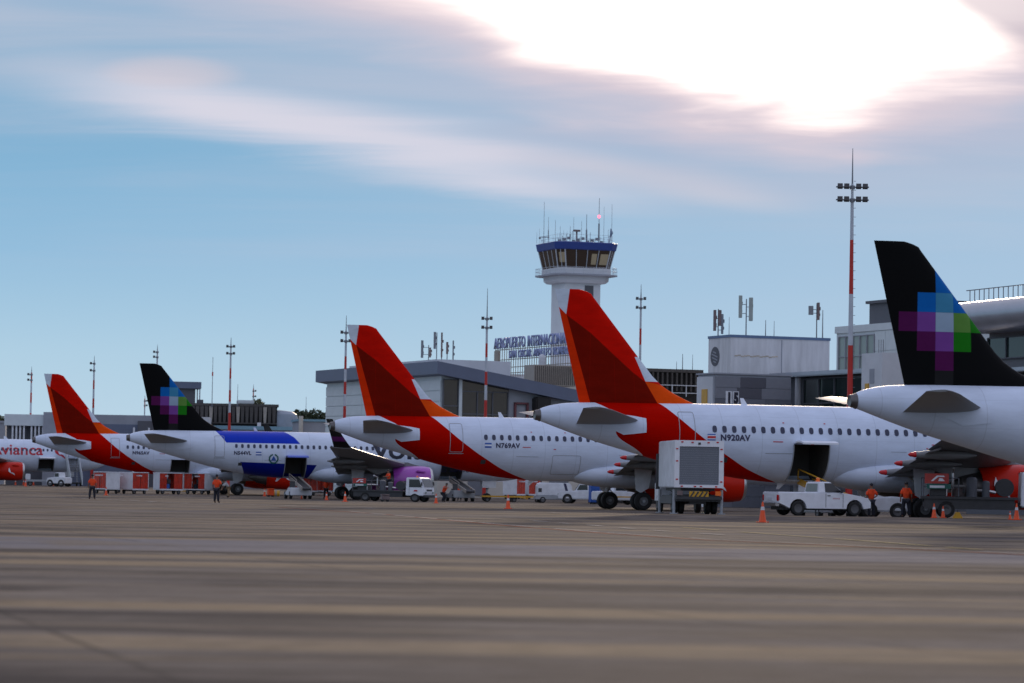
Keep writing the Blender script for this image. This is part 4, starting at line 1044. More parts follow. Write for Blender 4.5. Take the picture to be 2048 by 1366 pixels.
rod(1548, 642, 673, 23.4, 'faint whip aerial just right of the halfway one on the white block')
rod(1645, 620, 675, 23.0, 'lattice whip aerial at the far right end of the white block', .06)
rod(1353, 723, 737, 21.2, 'short rod aerial on the brown louvred block'); rod(1365, 708, 737, 21.2, 'taller dark rod aerial on the brown louvred block', .05); rod(1385, 709, 737, 21.2, 'rod aerial with an arm nearest the white block')
rod(424, 714, 806, 14.5, 'tall thin aerial with a red band left of the striped mast', .06, (744, 752)); rod(475, 768, 806, 14.5, 'faint thin aerial right of the striped mast', .05); rod(612, 793, 815, 11.5, 'far thin aerial above the dark treetops', .05)
rod(1003, 676, 684, 16, 'tiny rod above the first letters of the roof sign', .05)

c0 = W(1430, 745, 24.8)
b = thing('gate_building', 'grey panelled gate block numbered 15 under the stained white block', 'building', (c0.x, c0.y, 0), TR); zt_ = c0.z
MB().bx(.06, 6.9, .06, 3.2, 0, zt_ - .05).build('wall', m_conc, b)
MB().bx(-.05, .06, .3, 3.2, 0, zt_ - .3).build('light_side_wall', m_concl, b)
greys = [mat('grey_plank_a', (.155, .165, .20), .6, var=.07), mat('grey_plank_b', (.125, .135, .165), .6, var=.07), mat('grey_plank_c', (.09, .092, .115), .6, var=.07), mat('grey_plank_d', (.205, .215, .25), .6, var=.07)]
rows = 12; hh = (zt_ - .3) / rows
for j in range(rows):
    cuts = [0.02, 1.7 + .3 * (j % 3), 4.2 + .4 * (j % 2), 6.9]
    for k in range(3):
        mm = greys[[0, 1, 3][(j // 2) % 3] if k != 1 else [1, 0, 2][(j // 2) % 3]]
        MB().bx(cuts[k] + .01, cuts[k + 1] - .01, -.04, .06, hh * j + .015, hh * (j + 1) - .015).build('wall_plank', mm, b)
MB().bx(-.1, 7.0, -.1, 3.3, zt_ - .12, zt_).build('parapet', m_conc, b)
for k, ch in enumerate('15'):
    x = .95 + .62 * k; z = zat(1460, 797, 24.8) - .35
    pl_ = MB().bx(x, x + .56, -.10, -.05, z - .1, z + .95).build('number_plate', m_white2, b)
    me = glyphs(ch, .80, .85, bold=.085)
    for v in me.vertices: v.co = Vector((x + .10 + v.co.x * .85, -.112, z + .02 + v.co.y))
    me.materials.append(m_inkblk); obj('number', me, pl_)
yp = MB().bx(-.12, -.06, 1.2, 2.2, zat(1410, 798, 24.6) - .4, zat(1410, 779, 24.6)).build('yellow_plate', m_yellow, b)
c0 = W(1398, 736, 21.7)
b = thing('louvred_block', 'dark brown louvred block between the red fin and the white block', 'building', (c0.x - 8.4, c0.y, 0), TR)
zt_ = 12.5
MB().bx(0, 9.6, .3, 4, 0, zt_).build('wall', m_browndk, b); MB().bx(-.2, 9.8, 0, 4.2, zt_ - .25, zt_ + .05).build('roof_edge', m_brown, b)
fm = MB().box((0, 0, 0), (.16, .3, 1.7)).mesh('louvre', m_brown)
for i in range(20): obj('louvre', fm, b, (.2 + .49 * i, .1, zt_ - 1.15))
for z in (zt_ - 1.5, zt_ - 2.2): MB().bx(2.0, 9.6, -.25, -.15, z, z + .08).build('white_rail', m_concl, b)
for i in range(6): MB().bx(2.1 + 1.45 * i, 2.18 + 1.45 * i, -.24, -.16, zt_ - 2.5, zt_ - 1.4).build('rail_post', m_concl, b)
MB().bx(3, 5.0, -.2, .1, zt_ - 3.0, zt_ - 2.6).build('window_pane', mat('pale_blue_glass', (.25, .36, .48), .2, var=0), b)
# low glazed concourse
c0 = W(1768, 736, 25.5)
b = thing('concourse', 'low concourse with dark green glass and a bright flat roof edge', 'building', (c0.x, c0.y, 0), TR); zt_ = c0.z
L_ = 17.5
MB().bx(.3, 12, 0, L_, 0, zt_ - .4).build('wall', m_dkgrey, b)
MB().bx(-.9, 12.5, -.3, L_ + .6, zt_ - .38, zt_).build('roof', m_metal, b, bevel=.08)
window_wall(b, .2, 13.6, zt_ - 4.6, zt_ - .55, .1, 5, 2, m_gg, m_dkgrey, .10, axis='y')
for y in (14.2, 16.9): MB().cyl((-.1, y, 0), (-.1, y, zt_ - .4), .26, n=12).build('column', m_concl, b, smooth=True)
# pale office wing
c0 = W(1674, 654, 22.0); zt_ = c0.z
b = thing('office_wing', 'pale office wing with tall green glass panels and a dark box on its roof', 'building', (c0.x + 4.2, c0.y - 10.5, 0), TR)
MB().bx(.1, 16, 0, 11.2, 0, zt_ - .6).build('wall', m_panelw, b); MB().bx(-.05, 16, -.1, 11.3, zt_ - .62, zt_).build('parapet', m_panelw, b)
window_wall(b, 4.0, 10.6, zt_ - 4.6, zt_ - .95, .0, 5, 2, m_pg, m_conc, .08, axis='y')
pm = MB().box((0, 0, 0), (.12, 1.85, 1.75)).mesh('wall_panel', m_panelw); pmd = MB().box((0, 0, 0), (.12, 1.85, 1.75)).mesh('wall_panel', m_conc)
for i in range(2):
    for j in range(5): obj('wall_panel', pmd if (i == 1 and j == 2) else pm, b, (.05, 1.05 + 1.9 * i, zt_ - 1.55 - 1.8 * j))
MB().bx(.9, 7.5, 1.0, 6.6, zt_, zt_ + 1.9).build('roof_box', m_dkgrey, b); MB().bx(.6, 7.8, .8, 6.8, zt_ + 1.9, zt_ + 2.15).build('roof_box_cap', m_dkgrey, b)
MB().bx(.5, .9, -.1, 1.5, zt_, zt_ + 1.5).build('roof_glass_screen', m_pg, b)
c0 = W(1778, 705, 26.5)
b = thing('stair_block', 'small grey stair block against the black tail fin, at the end of the concourse', 'building', (c0.x - .5, c0.y, 0), TR); zt_ = c0.z
MB().bx(0, 4, 0, 3.2, 0, zt_).build('wall', m_concl, b); MB().bx(-.04, 0, 1.2, 1.9, zt_ - 2.3, zt_ - 1.2).build('vent', m_conc, b)
for k in range(3): MB().cyl((.3, .4 + .35 * k, zt_), (.3, .4 + .35 * k, zt_ + 1.0), .03, n=5).build('rail_post', m_ant, b)
MB().bx(-.1, .15, 2.0, 2.5, zt_ - 2.9, zt_ - 2.3).build('yellow_lamp', m_yellow, b)
# terminal with rolled metal eaves
c0 = W(1925, 606, 28.0); zt_ = c0.z
b = thing('terminal_building', 'terminal with a rolled metal roof edge and a long railing behind the black fin', 'building', (c0.x + 4.0, c0.y - 15, 0), R(20))
prof_ = []
for k in range(13): a_ = R(100 + 170 * k / 12); prof_.append((1.2 + 1.25 * math.cos(a_), zt_ - 1.1 + 1.1 * math.sin(a_)))
prof_ += [(4.2, zt_ - 2.15), (4.6, zt_ - 1.0), (16, zt_ + .3), (16, zt_ + .5), (6, zt_ + .25)]
MB().prism(prof_, -3, 15.2).build('roof', m_metal, b, smooth=True)
MB().bx(3.3, 16, -2, 15, 0, zt_ - 2.0).build('wall', m_soff, b)
window_wall(b, -1.5, 14.8, zt_ - 4.0, zt_ - 2.5, 3.1, 6, 1, m_gg, m_dkgrey, .09, axis='y')
MB().bx(.2, 3.4, -2.5, 15.2, zt_ - 5.2, zt_ - 4.9).build('lower_roof', m_metal, b, bevel=.06)
window_wall(b, -1.5, 14.8, zt_ - 9, zt_ - 5.4, 1.4, 6, 2, m_gg, m_dkgrey, .09, axis='y'); MB().bx(1.6, 4, -2, 15, 0, zt_ - 5.2).build('lower_wall', m_dkgrey, b)
rp = MB().box((0, 0, .42), (.05, .05, .84)).mesh('rail_post', m_ant)
for i in range(25): obj('rail_post', rp, b, (1.4, -2.4 + .7 * i, zt_ + .0))
MB().bx(1.36, 1.44, -2.6, 14.9, zt_ + .82, zt_ + .88).build('hand_rail', m_ant, b)

# ------------------------------------------------------------------ left hand buildings
p = W(12, 828, 15.0)
b = thing('cargo_building', 'long low pale building with a pillared recess behind the farthest airliner', 'building', (p.x, p.y, 0), R(4)); zt_ = p.z
MB().bx(0, 5.0, 1.6, 20, 0, zt_ - 1.5).build('recess_wall', m_dkgrey, b)
MB().bx(-.2, 5.0, 0, 20, zt_ - 1.5, zt_).build('fascia', m_panelw, b)
pm = MB().box((0, 0, 0), (.22, .3, 4.2)).mesh('pillar', m_white2)
for i in range(9): obj('pillar', pm, b, (.9 + .5 * i + (.5 if i > 3 else 0), .4, zt_ - 3.5))
MB().bx(5.0, 8.0, -.6, 20, 0, zt_ + .35).build('wall', m_conc, b)
MB().bx(8.0, 24.0, .5, 20, 0, zt_ + .15).build('wall', m_conc, b); MB().bx(8.0, 24.0, .35, .5, 0, zt_ - 1.1).build('lower_cladding', m_fascia, b)
MB().bx(17.5, 20.5, -.2, .5, 0, zt_ - .6).build('porch', m_dkgrey, b)
for x in (16.9, 18.9): MB().bx(x, x + .25, -.4, -.1, 0, zt_ - 1.5).build('pillar', m_white2, b)
MB().bx(24.0, 27, 2, 20, 0, zt_ + .1).build('end_wall', m_concl, b)
p = W(-40, 845, 14.0); b = thing('low_shed', 'plain grey shed at the far left edge, beside the pale cargo building', 'building', (p.x, p.y, 0), R(4))
MB().bx(-8, 3.6, 0, 12, 0, p.z).build('wall', m_conc, b); MB().bx(-8.2, 3.8, -.2, 12.2, p.z, p.z + .3).build('roof', m_conc, b)
p = W(350, 763, 14.0)
b = thing('stair_tower', 'dark concrete stair tower with an overhanging slab roof behind the small black fin', 'building', (p.x, p.y, 0), R(10)); zt_ = p.z
MB().bx(-2.0, 3.75, -.3, 5, zt_ - .95, zt_).build('slab_roof', m_fascia, b); MB().bx(-1.4, 2.95, .2, 4.5, 0, zt_ - .95).build('wall', m_dkgrey, b)
for y in (0, 4.5): MB().bx(3.5, 3.65, y, y + .15, 0, zt_ - .95).build('post', m_conc, b)
p = W(395, 806, 14.5)
b = thing('louvred_wing', 'long brown louvred terminal wing with a rounded pale end and light blue eaves', 'building', (p.x, p.y, 0), R(6)); zt_ = p.z
MB().bx(-1.0, 11.0, .4, 9, 0, zt_).build('wall', m_browndk, b); MB().bx(-1.2, 11.2, 0, 9.2, zt_ - .35, zt_).build('roof_edge', m_brown, b)
fm = MB(); fm.prism([(-.16, -1.1), (.16, -1.1), (.26, 1.1), (-.26, 1.1)], -.15, .25); fm = fm.mesh('louvre', m_brown); fm2 = MB().prism([(-.16, -1.1), (.16, -1.1), (.26, 1.1), (-.26, 1.1)], -.15, .25).mesh('louvre', m_scaf)
for i in range(19): obj('louvre', fm2 if i % 6 == 4 else fm, b, (-.6 + .62 * i, .15, zt_ - 1.5))
MB().bx(-1, 11, -.1, .3, zt_ - 2.75, zt_ - 2.6).build('gallery_rail', m_brown, b)
re_ = MB(); re_.lathe([(0, 2.6), (zt_ - 1.9, 2.6), (zt_ - 1.3, 2.45), (zt_ - .9, 1.9), (zt_ - .7, .1)], n=28, c=(11.4, 3.0, 0)); re_.build('rounded_end', mat('pale_blue_cladding', (.26, .31, .38), .5, var=.1), b, smooth=True)
MB().bx(5.4, 7.8, .8, 2.2, zt_, zt_ + .55).build('roof_canvas', m_panelw, b, bevel=.1)
MB().bx(.8, 15.2, -3, 0, 0, zt_ - 3.6).build('lower_wall', m_conc, b); MB().bx(.6, 15.4, -3.3, 0, zt_ - 3.6, zt_ - 3.1).build('blue_eave', m_roofb, b)
MB().bx(-.1, .8, 1, 2.5, zt_, zt_ + .5).build('roof_hut', m_dkgrey, b)
MB().bx(8.2, 8.7, -3.1, -2.6, zt_ - 3.1, zt_ - 2.6).build('roof_vent', m_white2, b)
p = W(598, 838, 15.0)
b = thing('annex', 'low blue grey annex left of the tiled terminal side', 'building', (p.x, p.y, 0), R(10))
MB().bx(0, 7, 0, 8, 0, p.z - .3).build('wall', m_conc, b); MB().bx(-.2, 7.2, -.2, 8.2, p.z - .3, p.z).build('roof_edge', m_roofb, b); MB().cyl((.2, -.6, 0), (.2, -.6, p.z + .4), .3, n=10).build('cream_flue', m_cream, b, smooth=True)

# ------------------------------------------------------------------ floodlight masts
def mast(label, px, s, yrod, heads, bands, ybase, side='both', nl=2, r0=.20, r1=.10):
    q = G(px, s); t = thing('floodlight_mast', label, 'mast', (q.x, q.y, q.z), 0, 'striped floodlight masts')
    X = lambda y: W(px, y, s)
    zz = lambda y: zat(px, y, s) - q.z
    ytop = min(heads) - 4
    H_ = zz(ytop)
    rad = lambda z: r0 + (r1 - r0) * max(0, min(1, z / H_))
    lo = MB().cyl((0, 0, 0), (0, 0, zz(max(b_[1] for b_ in bands))), rad(0), rad(3), n=12); lo.build('pole_base', m_mastr, t, smooth=True)
    for (y0_, y1_, c) in bands:
        za, zb_ = zz(y1_), zz(y0_); MB().cyl((0, 0, za), (0, 0, zb_), rad(za), rad(zb_), n=12).build('pole_section', m_mastr if c == 'r' else m_mast, t, smooth=True)
    zt0 = zz(min(b_[0] for b_ in bands)); MB().cyl((0, 0, min(zt0, H_)), (0, 0, H_ + .1), r1, r1 * .8, n=10).build('head_section', m_mast, t, smooth=True)
    MB().cyl((0, 0, H_), (0, 0, zz(yrod)), .06, .02, n=6).build('lightning_rod', m_ant, t)
    sg_ = {'both': (-1, 1), 'left': (-1,), 'right': (1,)}[side]
    for y in heads:
        z = zz(y); fr_ = MB(); ext = .55 * nl
        for sx in sg_: fr_.cyl((0, -.1, z), (sx * ext, -.1, z + .02), .05, n=6)
        fr_.cyl((0, 0, z - .12), (0, 0, z + .12), r1 * 1.8, n=10)
        fo = fr_.build('lamp_frame', m_ant, t)
        for sx in sg_:
            for k in range(nl):
                lm = MB(); x = sx * (.40 + .44 * k)
                A = Matrix.Translation((x, -.25, z + .05)) @ Matrix.Rotation(R(-35), 4, 'X') @ Matrix.Scale(.72 if nl == 1 else .85, 4)
                lm.add([(-.2, -.10, -.18), (.2, -.10, -.18), (.2, .22, -.10), (-.2, .22, -.10), (-.2, -.14, .18), (.2, -.14, .18), (.2, .2, .10), (-.2, .2, .10)], [(0, 3, 2, 1), (4, 5, 6, 7), (0, 1, 5, 4), (1, 2, 6, 5), (2, 3, 7, 6), (3, 0, 4, 7)], A)
                lm.build('floodlight', m_dark, fo)
    if nl == 2:
        me = MB().box((0, 0, 0), (.14, .03, .03)).mesh('climbing_rung', m_ant)
        for k in range(int(H_ / .6)): obj('climbing_rung', me, t, (rad(.6 * k) + .06, 0, .6 * k + 1.2))
mast('nearest and tallest red and white floodlight mast behind the white airliner body', 1697, 30.0, 293, (372, 398), [(398, 478, 'w'), (478, 587, 'r'), (587, 690, 'w'), (690, 800, 'r')], 800, nl=2, r0=.24, r1=.10)
mast('red and white floodlight mast in front of the dark glass terminal', 968, 20.5, 575, (637, 655), [(655, 686, 'w'), (686, 714, 'r'), (714, 743, 'w'), (743, 770, 'r'), (770, 800, 'w'), (800, 832, 'r')], 832, nl=1, r0=.20)
mast('floodlight mast rising beside the control tower, right of the red fin', 1276, 19.0, 567, (597, 615), [(615, 656, 'w'), (656, 689, 'r'), (689, 722, 'w'), (722, 760, 'r')], 760, nl=1)
mast('floodlight mast touching the left edge of a red fin, before the pale tiles', 686, 20.0, 630, (665, 682), [(682, 712, 'w'), (712, 738, 'r'), (738, 763, 'w'), (763, 788, 'r'), (788, 812, 'w'), (812, 842, 'r')], 842, nl=1)
mast('slim floodlight mast behind the blue barred airliner, by the brown louvres', 456, 16.5, 674, (693, 707), [(707, 736, 'w'), (736, 757, 'r'), (757, 780, 'w'), (780, 803, 'r'), (803, 825, 'w'), (825, 850, 'r')], 850, nl=1)
mast('floodlight mast peeping over the tip of the small black fin', 309, 15.0, 688, (704, 714), [(714, 740, 'w'), (740, 770, 'r'), (770, 800, 'w'), (800, 850, 'r')], 850, 'left', nl=1)
mast('floodlight mast between the far red fin and the small black fin', 183, 15.0, 711, (727, 741), [(741, 760, 'w'), (760, 778, 'r'), (778, 797, 'w'), (797, 816, 'r'), (816, 845, 'w')], 845, 'left', nl=1)
mast('leftmost floodlight mast, with lamps on its left side only', 58, 14.5, 732, (749, 760), [(745, 765, 'r'), (765, 785, 'w'), (785, 805, 'r'), (805, 826, 'w'), (826, 846, 'r'), (846, 866, 'w'), (866, 882, 'r')], 882, 'left', nl=1)
mast('short distant mast with lamps on the right, beside the small black fin', 286, 11.0, 790, (802, 811), [(797, 815, 'r'), (815, 840, 'w')], 840, 'right', nl=1, r0=.16)
mast('short distant mast with lamps on the right, over the brown louvres', 503, 11.0, 768, (782, 793), [(777, 792, 'r'), (792, 815, 'w')], 815, 'right', nl=1, r0=.16)

# ------------------------------------------------------------------ trees beyond
m_leaf = mat('dark_tree_leaf', (0.045, 0.062, 0.030), 0.7, var=0.35, scale=1.5)
m_leaf2 = mat('olive_tree_leaf', (0.085, 0.095, 0.042), 0.7, var=0.35, scale=1.5)
m_bark = mat('tree_bark', (0.08, 0.06, 0.045), 0.85, var=0.25)
def tree(label, px, ytop, s, w, h, ml, n=700):
    q = G(px, s); zt = zat(px, ytop, s); t = thing('tree', label, 'tree', (q.x, q.y, q.z), 0, 'trees beyond the terminal'); zt -= q.z
    tr = MB(); tr.cyl((0, 0, 0), (.2, 0, zt - h * .6), .38, .2, n=8)
    for k in range(6): a_ = k * 1.05; tr.cyl((.15, 0, zt - h * .9), (math.cos(a_) * w * .3, math.sin(a_) * w * .3, zt - h * .35), .13, .04, n=6)
    tr.build('trunk', m_bark, t)
    cr = MB(); lobes = [(random.uniform(-.5, .5) * w * .75, random.uniform(-.5, .5) * w * .6, zt - h * random.uniform(.28, .75), random.uniform(.16, .27) * w) for _ in range(11)]
    for _ in range(n):
        lx, ly, lz, lr = random.choice(lobes); d = Vector((random.gauss(0, 1), random.gauss(0, 1), random.gauss(0, .8))).normalized() * lr * random.uniform(.55, 1.08)
        c = Vector((lx, ly, lz)) + d; c.z = min(c.z, zt); e = random.uniform(.22, .5); a_ = Vector((random.gauss(0, 1), random.gauss(0, 1), random.gauss(0, 1))).normalized(); b_ = a_.orthogonal().normalized() * e; c2 = a_.cross(b_).normalized() * e * .6
        cr.add([c - b_, c - c2, c + b_, c + c2], [(0, 1, 2, 3)])
    cr.build('crown', ml, t)
tree('dark tree left of the tiled terminal side, nearest to it', 640, 815, 12.0, 6.5, 4.0, m_leaf)
tree('dark tree with a flat top above the low annex', 608, 817, 12.0, 5.0, 3.6, m_leaf)
tree('olive green tree showing over the brown louvred wing', 520, 797, 11.0, 4.4, 3.5, m_leaf2)
tree('tree at the extreme left edge, above the grey shed', 1, 826, 12.0, 2.8, 3.0, m_leaf2, 300)
# ------------------------------------------------------------------ vehicles and equipment
ME_WHEEL = {}
m_hub = mat('dusty_wheel_hub', (0.10, 0.10, 0.105), 0.55, var=0.2)
def wheel(parent, x, y, r, w, hub=m_hub):
    k = (r, w, hub.name)
    if k not in ME_WHEEL:
        h = w / 2
        ME_WHEEL[k] = (MB().lathe([(-h, r * .6), (-h, r * .88), (-h * .7, r), (h * .7, r), (h, r * .88), (h, r * .6)], axis='Y', n=20, close=True).mesh('tyre', m_black, True),
                       MB().lathe([(-h * .75, .01), (-h * .6, r * .3), (-h * .9, r * .5), (-h * .95, r * .61), (h * .95, r * .61), (h * .9, r * .5), (h * .6, r * .3), (h * .75, .01)], axis='Y', n=16).mesh('wheel_hub', hub, True))
    o = obj('wheel', ME_WHEEL[k][0], parent, (x, y, r)); obj('wheel_hub', ME_WHEEL[k][1], o); return o
def arch(cx, r, n=7): return [(cx + r * math.cos(math.pi * k / n), .36 + r * math.sin(math.pi * k / n)) for k in range(n + 1)]
def quad(parent, name, m, pts, off=(0, 0, 0), th=.012):
    n = (Vector(pts[1]) - Vector(pts[0])).cross(Vector(pts[2]) - Vector(pts[0])).normalized()
    a_ = [Vector(p) + n * th for p in pts]; b_ = [Vector(p) - n * th for p in pts]; k = len(pts)
    return MB().add(a_ + b_, [tuple(range(k)), tuple(range(2 * k - 1, k - 1, -1))] + [(i, k + i, k + (i + 1) % k, (i + 1) % k) for i in range(k)]).build(name, m, parent)
def side_text(parent, txt, x, y, z, h, m, name='lettering', flip=False, bold=.0):
    me = glyphs(txt, h, bold=bold)
    for v in me.vertices: v.co = Vector((x + v.co.x, y, z + v.co.y))
    me.materials.append(m); return obj(name, me, parent)

def pickup(loc, rz):
    t = thing('pickup_truck', 'white single cab pickup with an orange roof beacon parked by a traffic cone', 'truck', loc, rz)
    body = [(-2.58, .62), (-2.60, 1.14), (-.28, 1.14), (1.02, 1.14), (1.30, 1.11), (2.05, .99), (2.40, .90), (2.56, .72), (2.56, .42), (2.16, .36)] + arch(1.66, .47)[1:] + [(-1.02, .36)] + [(x, z) for x, z in arch(-1.50, .47)] + [(-2.3, .52)]
    MB().prism(body, -.88, .88).build('body', m_white, t, bevel=.05)
    bl = MB().bx(-2.5, -.42, -.74, .74, 1.135, 1.150).build('bed_liner', m_dark, t)
    MB().bx(-2.56, -.34, -.80, -.74, 1.13, 1.17).bx(-2.56, -.34, .74, .80, 1.13, 1.17).build('bed_rail', m_white, t)
    cab = MB(); L0 = [(-.34, -.84, 1.12), (1.12, -.84, 1.12), (1.12, .84, 1.12), (-.34, .84, 1.12)]; L1 = [(-.26, -.70, 1.70), (.36, -.70, 1.70), (.36, .70, 1.70), (-.26, .70, 1.70)]
    cab.loft([L0, L1]).build('cab', m_white, t, bevel=.05)
    for s in (-1, 1):
        quad(t, 'side_window', m_glass, [(.02, s * .838, 1.18), (.97, s * .838, 1.18), (.42, s * .729, 1.63), (.02, s * .729, 1.63)])
    quad(t, 'rear_window', m_pg, [(-.345, -.62, 1.22), (-.345, .62, 1.22), (-.285, .56, 1.60), (-.285, -.56, 1.60)])
    quad(t, 'windscreen', m_glass, [(1.05, -.72, 1.19), (1.05, .72, 1.19), (.455, .62, 1.64), (.455, -.62, 1.64)])
    for s in (-1, 1):
        MB().bx(-2.62, -2.50, s * .78 - .10, s * .78 + .10, .72, 1.02).build('tail_light', m_tail, t, bevel=.02)
        MB().bx(2.44, 2.57, s * .66 - .16, s * .66 + .16, .66, .82).build('headlight', m_pg, t, bevel=.03)
        MB().box((.88, s * .96, 1.24), (.12, .18, .18)).build('wing_mirror', m_dark, t, bevel=.03)
        MB().bx(.02, .04, s * .883 - .006, s * .883 + .006, .42, 1.12).build('door_seam', m_dark, t)
        MB().bx(.98, 1.0, s * .883 - .006, s * .883 + .006, .42, 1.10).build('door_seam', m_dark, t)
        MB().bx(.12, .28, s * .885 - .015, s * .885 + .015, .99, 1.03).build('door_handle', m_dark, t)
    gt = MB().bx(-2.625, -2.59, -.68, .68, .66, 1.10).build('tailgate', m_white, t, bevel=.01)
    quad(gt, 'number_plate', m_white2, [(-2.635, -.24, .74), (-2.635, .24, .74), (-2.635, .24, .88), (-2.635, -.24, .88)])
    MB().bx(-2.72, -2.52, -.80, .80, .46, .60).build('rear_bumper', m_steel, t, bevel=.02); MB().bx(2.45, 2.66, -.86, .86, .34, .66).build('front_bumper', m_dark, t, bevel=.05)
    MB().bx(-2.3, 2.2, -.55, .55, .28, .45).build('chassis', m_dark, t)
    bc = MB().lathe([(0, .12), (.03, .12), (.05, .10), (.17, .09), (.20, .04)], n=14, c=(.02, 0, 1.70)).build('roof_beacon', m_amber, t, smooth=True)
    side_text(t, 'avianca', .40, -.892, .84, .10, m_inkred)
    for x in (-1.50, 1.66):
        for s in (-1, 1): wheel(t, x, s * .76, .37, .24)
    dv = MB(); dv.ball((.35, -.3, 1.42), .11, 8, 6, (1, .9, 1.2)).ball((.28, -.3, 1.16), .2, 8, 6, (.8, 1.1, 1.2)); return t
q = G(1634, 40.0); pickup(q, R(22))

def catering_truck(loc, rz):
    t = thing('catering_truck', 'white high loader catering truck seen from behind with a grey roller door', 'truck', loc, rz)
    bx_ = MB(); x0, x1, y0, z0, z1 = -3.3, 2.6, 1.22, 1.30, 3.62
    bx_.bx(x0 + .1, x1, -y0, y0, z0, z1).build('cargo_box', m_white2, t, bevel=.04)
    fr = MB().bx(x0, x0 + .12, -y0, -y0 + .24, z0, z1).bx(x0, x0 + .12, y0 - .24, y0, z0, z1).bx(x0, x0 + .12, -y0 + .24, y0 - .24, z1 - .30, z1).bx(x0, x0 + .12, -y0 + .24, y0 - .24, z0, z0 + .14).build('rear_frame', m_white, t)
    me = MB().bx(x0 + .06, x0 + .09, -y0 + .25, y0 - .25, 0, .107).mesh('shutter_slat', m_shutter)
    for k in range(17): obj('shutter_slat', me, t, (0, 0, z0 + .15 + .111 * k))
    me = MB().box((0, 0, 0), (.03, .11, .06)).mesh('marker_light', m_tail)
    for (y, z) in [(-.9, z1 - .08), (-.45, z1 - .1), (.35, z1 - .1), (.85, z1 - .08), (-1.1, 3.2), (-1.1, 2.6), (1.1, 3.2), (1.1, 2.6), (1.1, 1.7), (-1.1, 1.6), (-.85, z0 + .06), (-.1, z0 + .06), (.2, z0 + .06), (.85, z0 + .06)]: obj('marker_light', me, t, (x0 - .01, y, z))
    MB().box((x0 - .02, 0, z1 - .15), (.05, .12, .10)).build('rear_camera', m_dark, t)
    MB().bx(-2.9, 4.4, -.42, .42, .50, .95).build('chassis', m_dark, t); MB().bx(-3.15, 2.4, -1.05, 1.05, .62, .92).build('underframe', m_dark, t)
    sc_ = MB()
    for s in (-1, 1):
        for a_, b_ in (((-2.4, .9), (1.6, 1.2)), ((1.6, .9), (-2.4, 1.2))): sc_.cyl((a_[0], s * .75, a_[1]), (b_[0], s * .75, b_[1]), .07, n=6)
    sc_.bx(-2.9, 2.4, -.85, .85, 1.14, 1.28).build('scissor_lift', m_dark, t)
    cb = MB(); cb.prism([(2.9, .55), (4.75, .55), (4.75, 1.35), (4.45, 2.45), (2.9, 2.5)], -1.12, 1.12); cbo = cb.build('cab', m_white, t, bevel=.06)
    quad(cbo, 'windscreen', m_glass, [(4.77, -1.0, 1.45), (4.77, 1.0, 1.45), (4.50, .95, 2.32), (4.50, -.95, 2.32)])
    for s in (-1, 1): quad(cbo, 'side_window', m_glass, [(3.4, s * 1.125, 1.5), (4.55, s * 1.125, 1.5), (4.32, s * 1.125, 2.3), (3.4, s * 1.125, 2.3)])
    MB().bx(-3.35, -3.2, -1.15, 1.15, .72, .86).build('rear_bumper', m_dark, t)
    yb = MB()
    for k in range(5): yb.box((-3.36, -.36 + .18 * k, .98), (.03, .10, .26), rot=(R(30), 0, 0))
    MB().bx(-3.35, -3.33, -.48, .48, .84, 1.12).build('hazard_board', m_yellow, t)
    me = MB().box((0, 0, 0), (.02, .07, .30), rot=(R(35), 0, 0)).mesh('hazard_stripe', m_dark)
    for k in range(4): obj('hazard_stripe', me, t, (-3.36, -.33 + .22 * k, .98))
    for s in (-1, 1):
        MB().bx(-3.4, -3.32, s * .95 - .14, s * .95 + .14, .92, 1.14).build('tail_light', m_amber if s < 0 else m_rust, t)
        for x in (-2.95, 2.3): 
            lg = MB().cyl((x, s * 1.18, .25), (x, s * 1.18, 1.2), .075, n=10).cyl((x, s * 1.18, .02), (x, s * 1.18, .28), .07, n=8).cyl((x, s * 1.18, 0), (x, s * 1.18, .05), .2, n=12).build('stabiliser_leg', m_grey, t, smooth=True)
        wheel(t, -1.7, s * .98, .48, .28); wheel(t, -1.7, s * .66, .48, .26); wheel(t, 3.8, s * .98, .48, .28)
    MB().bx(-2.6, 1.8, -1.24, -1.06, .5, .85).bx(-2.6, 1.8, 1.06, 1.24, .5, .85).build('side_skirt', m_dark, t)
    MB().bx(2.55, 2.66, 1.15, 1.35, 1.2, 3.0).build('mirror_post', m_dark, t)
    return t
q = G(1378, 39.9); catering_truck(q, R(95))

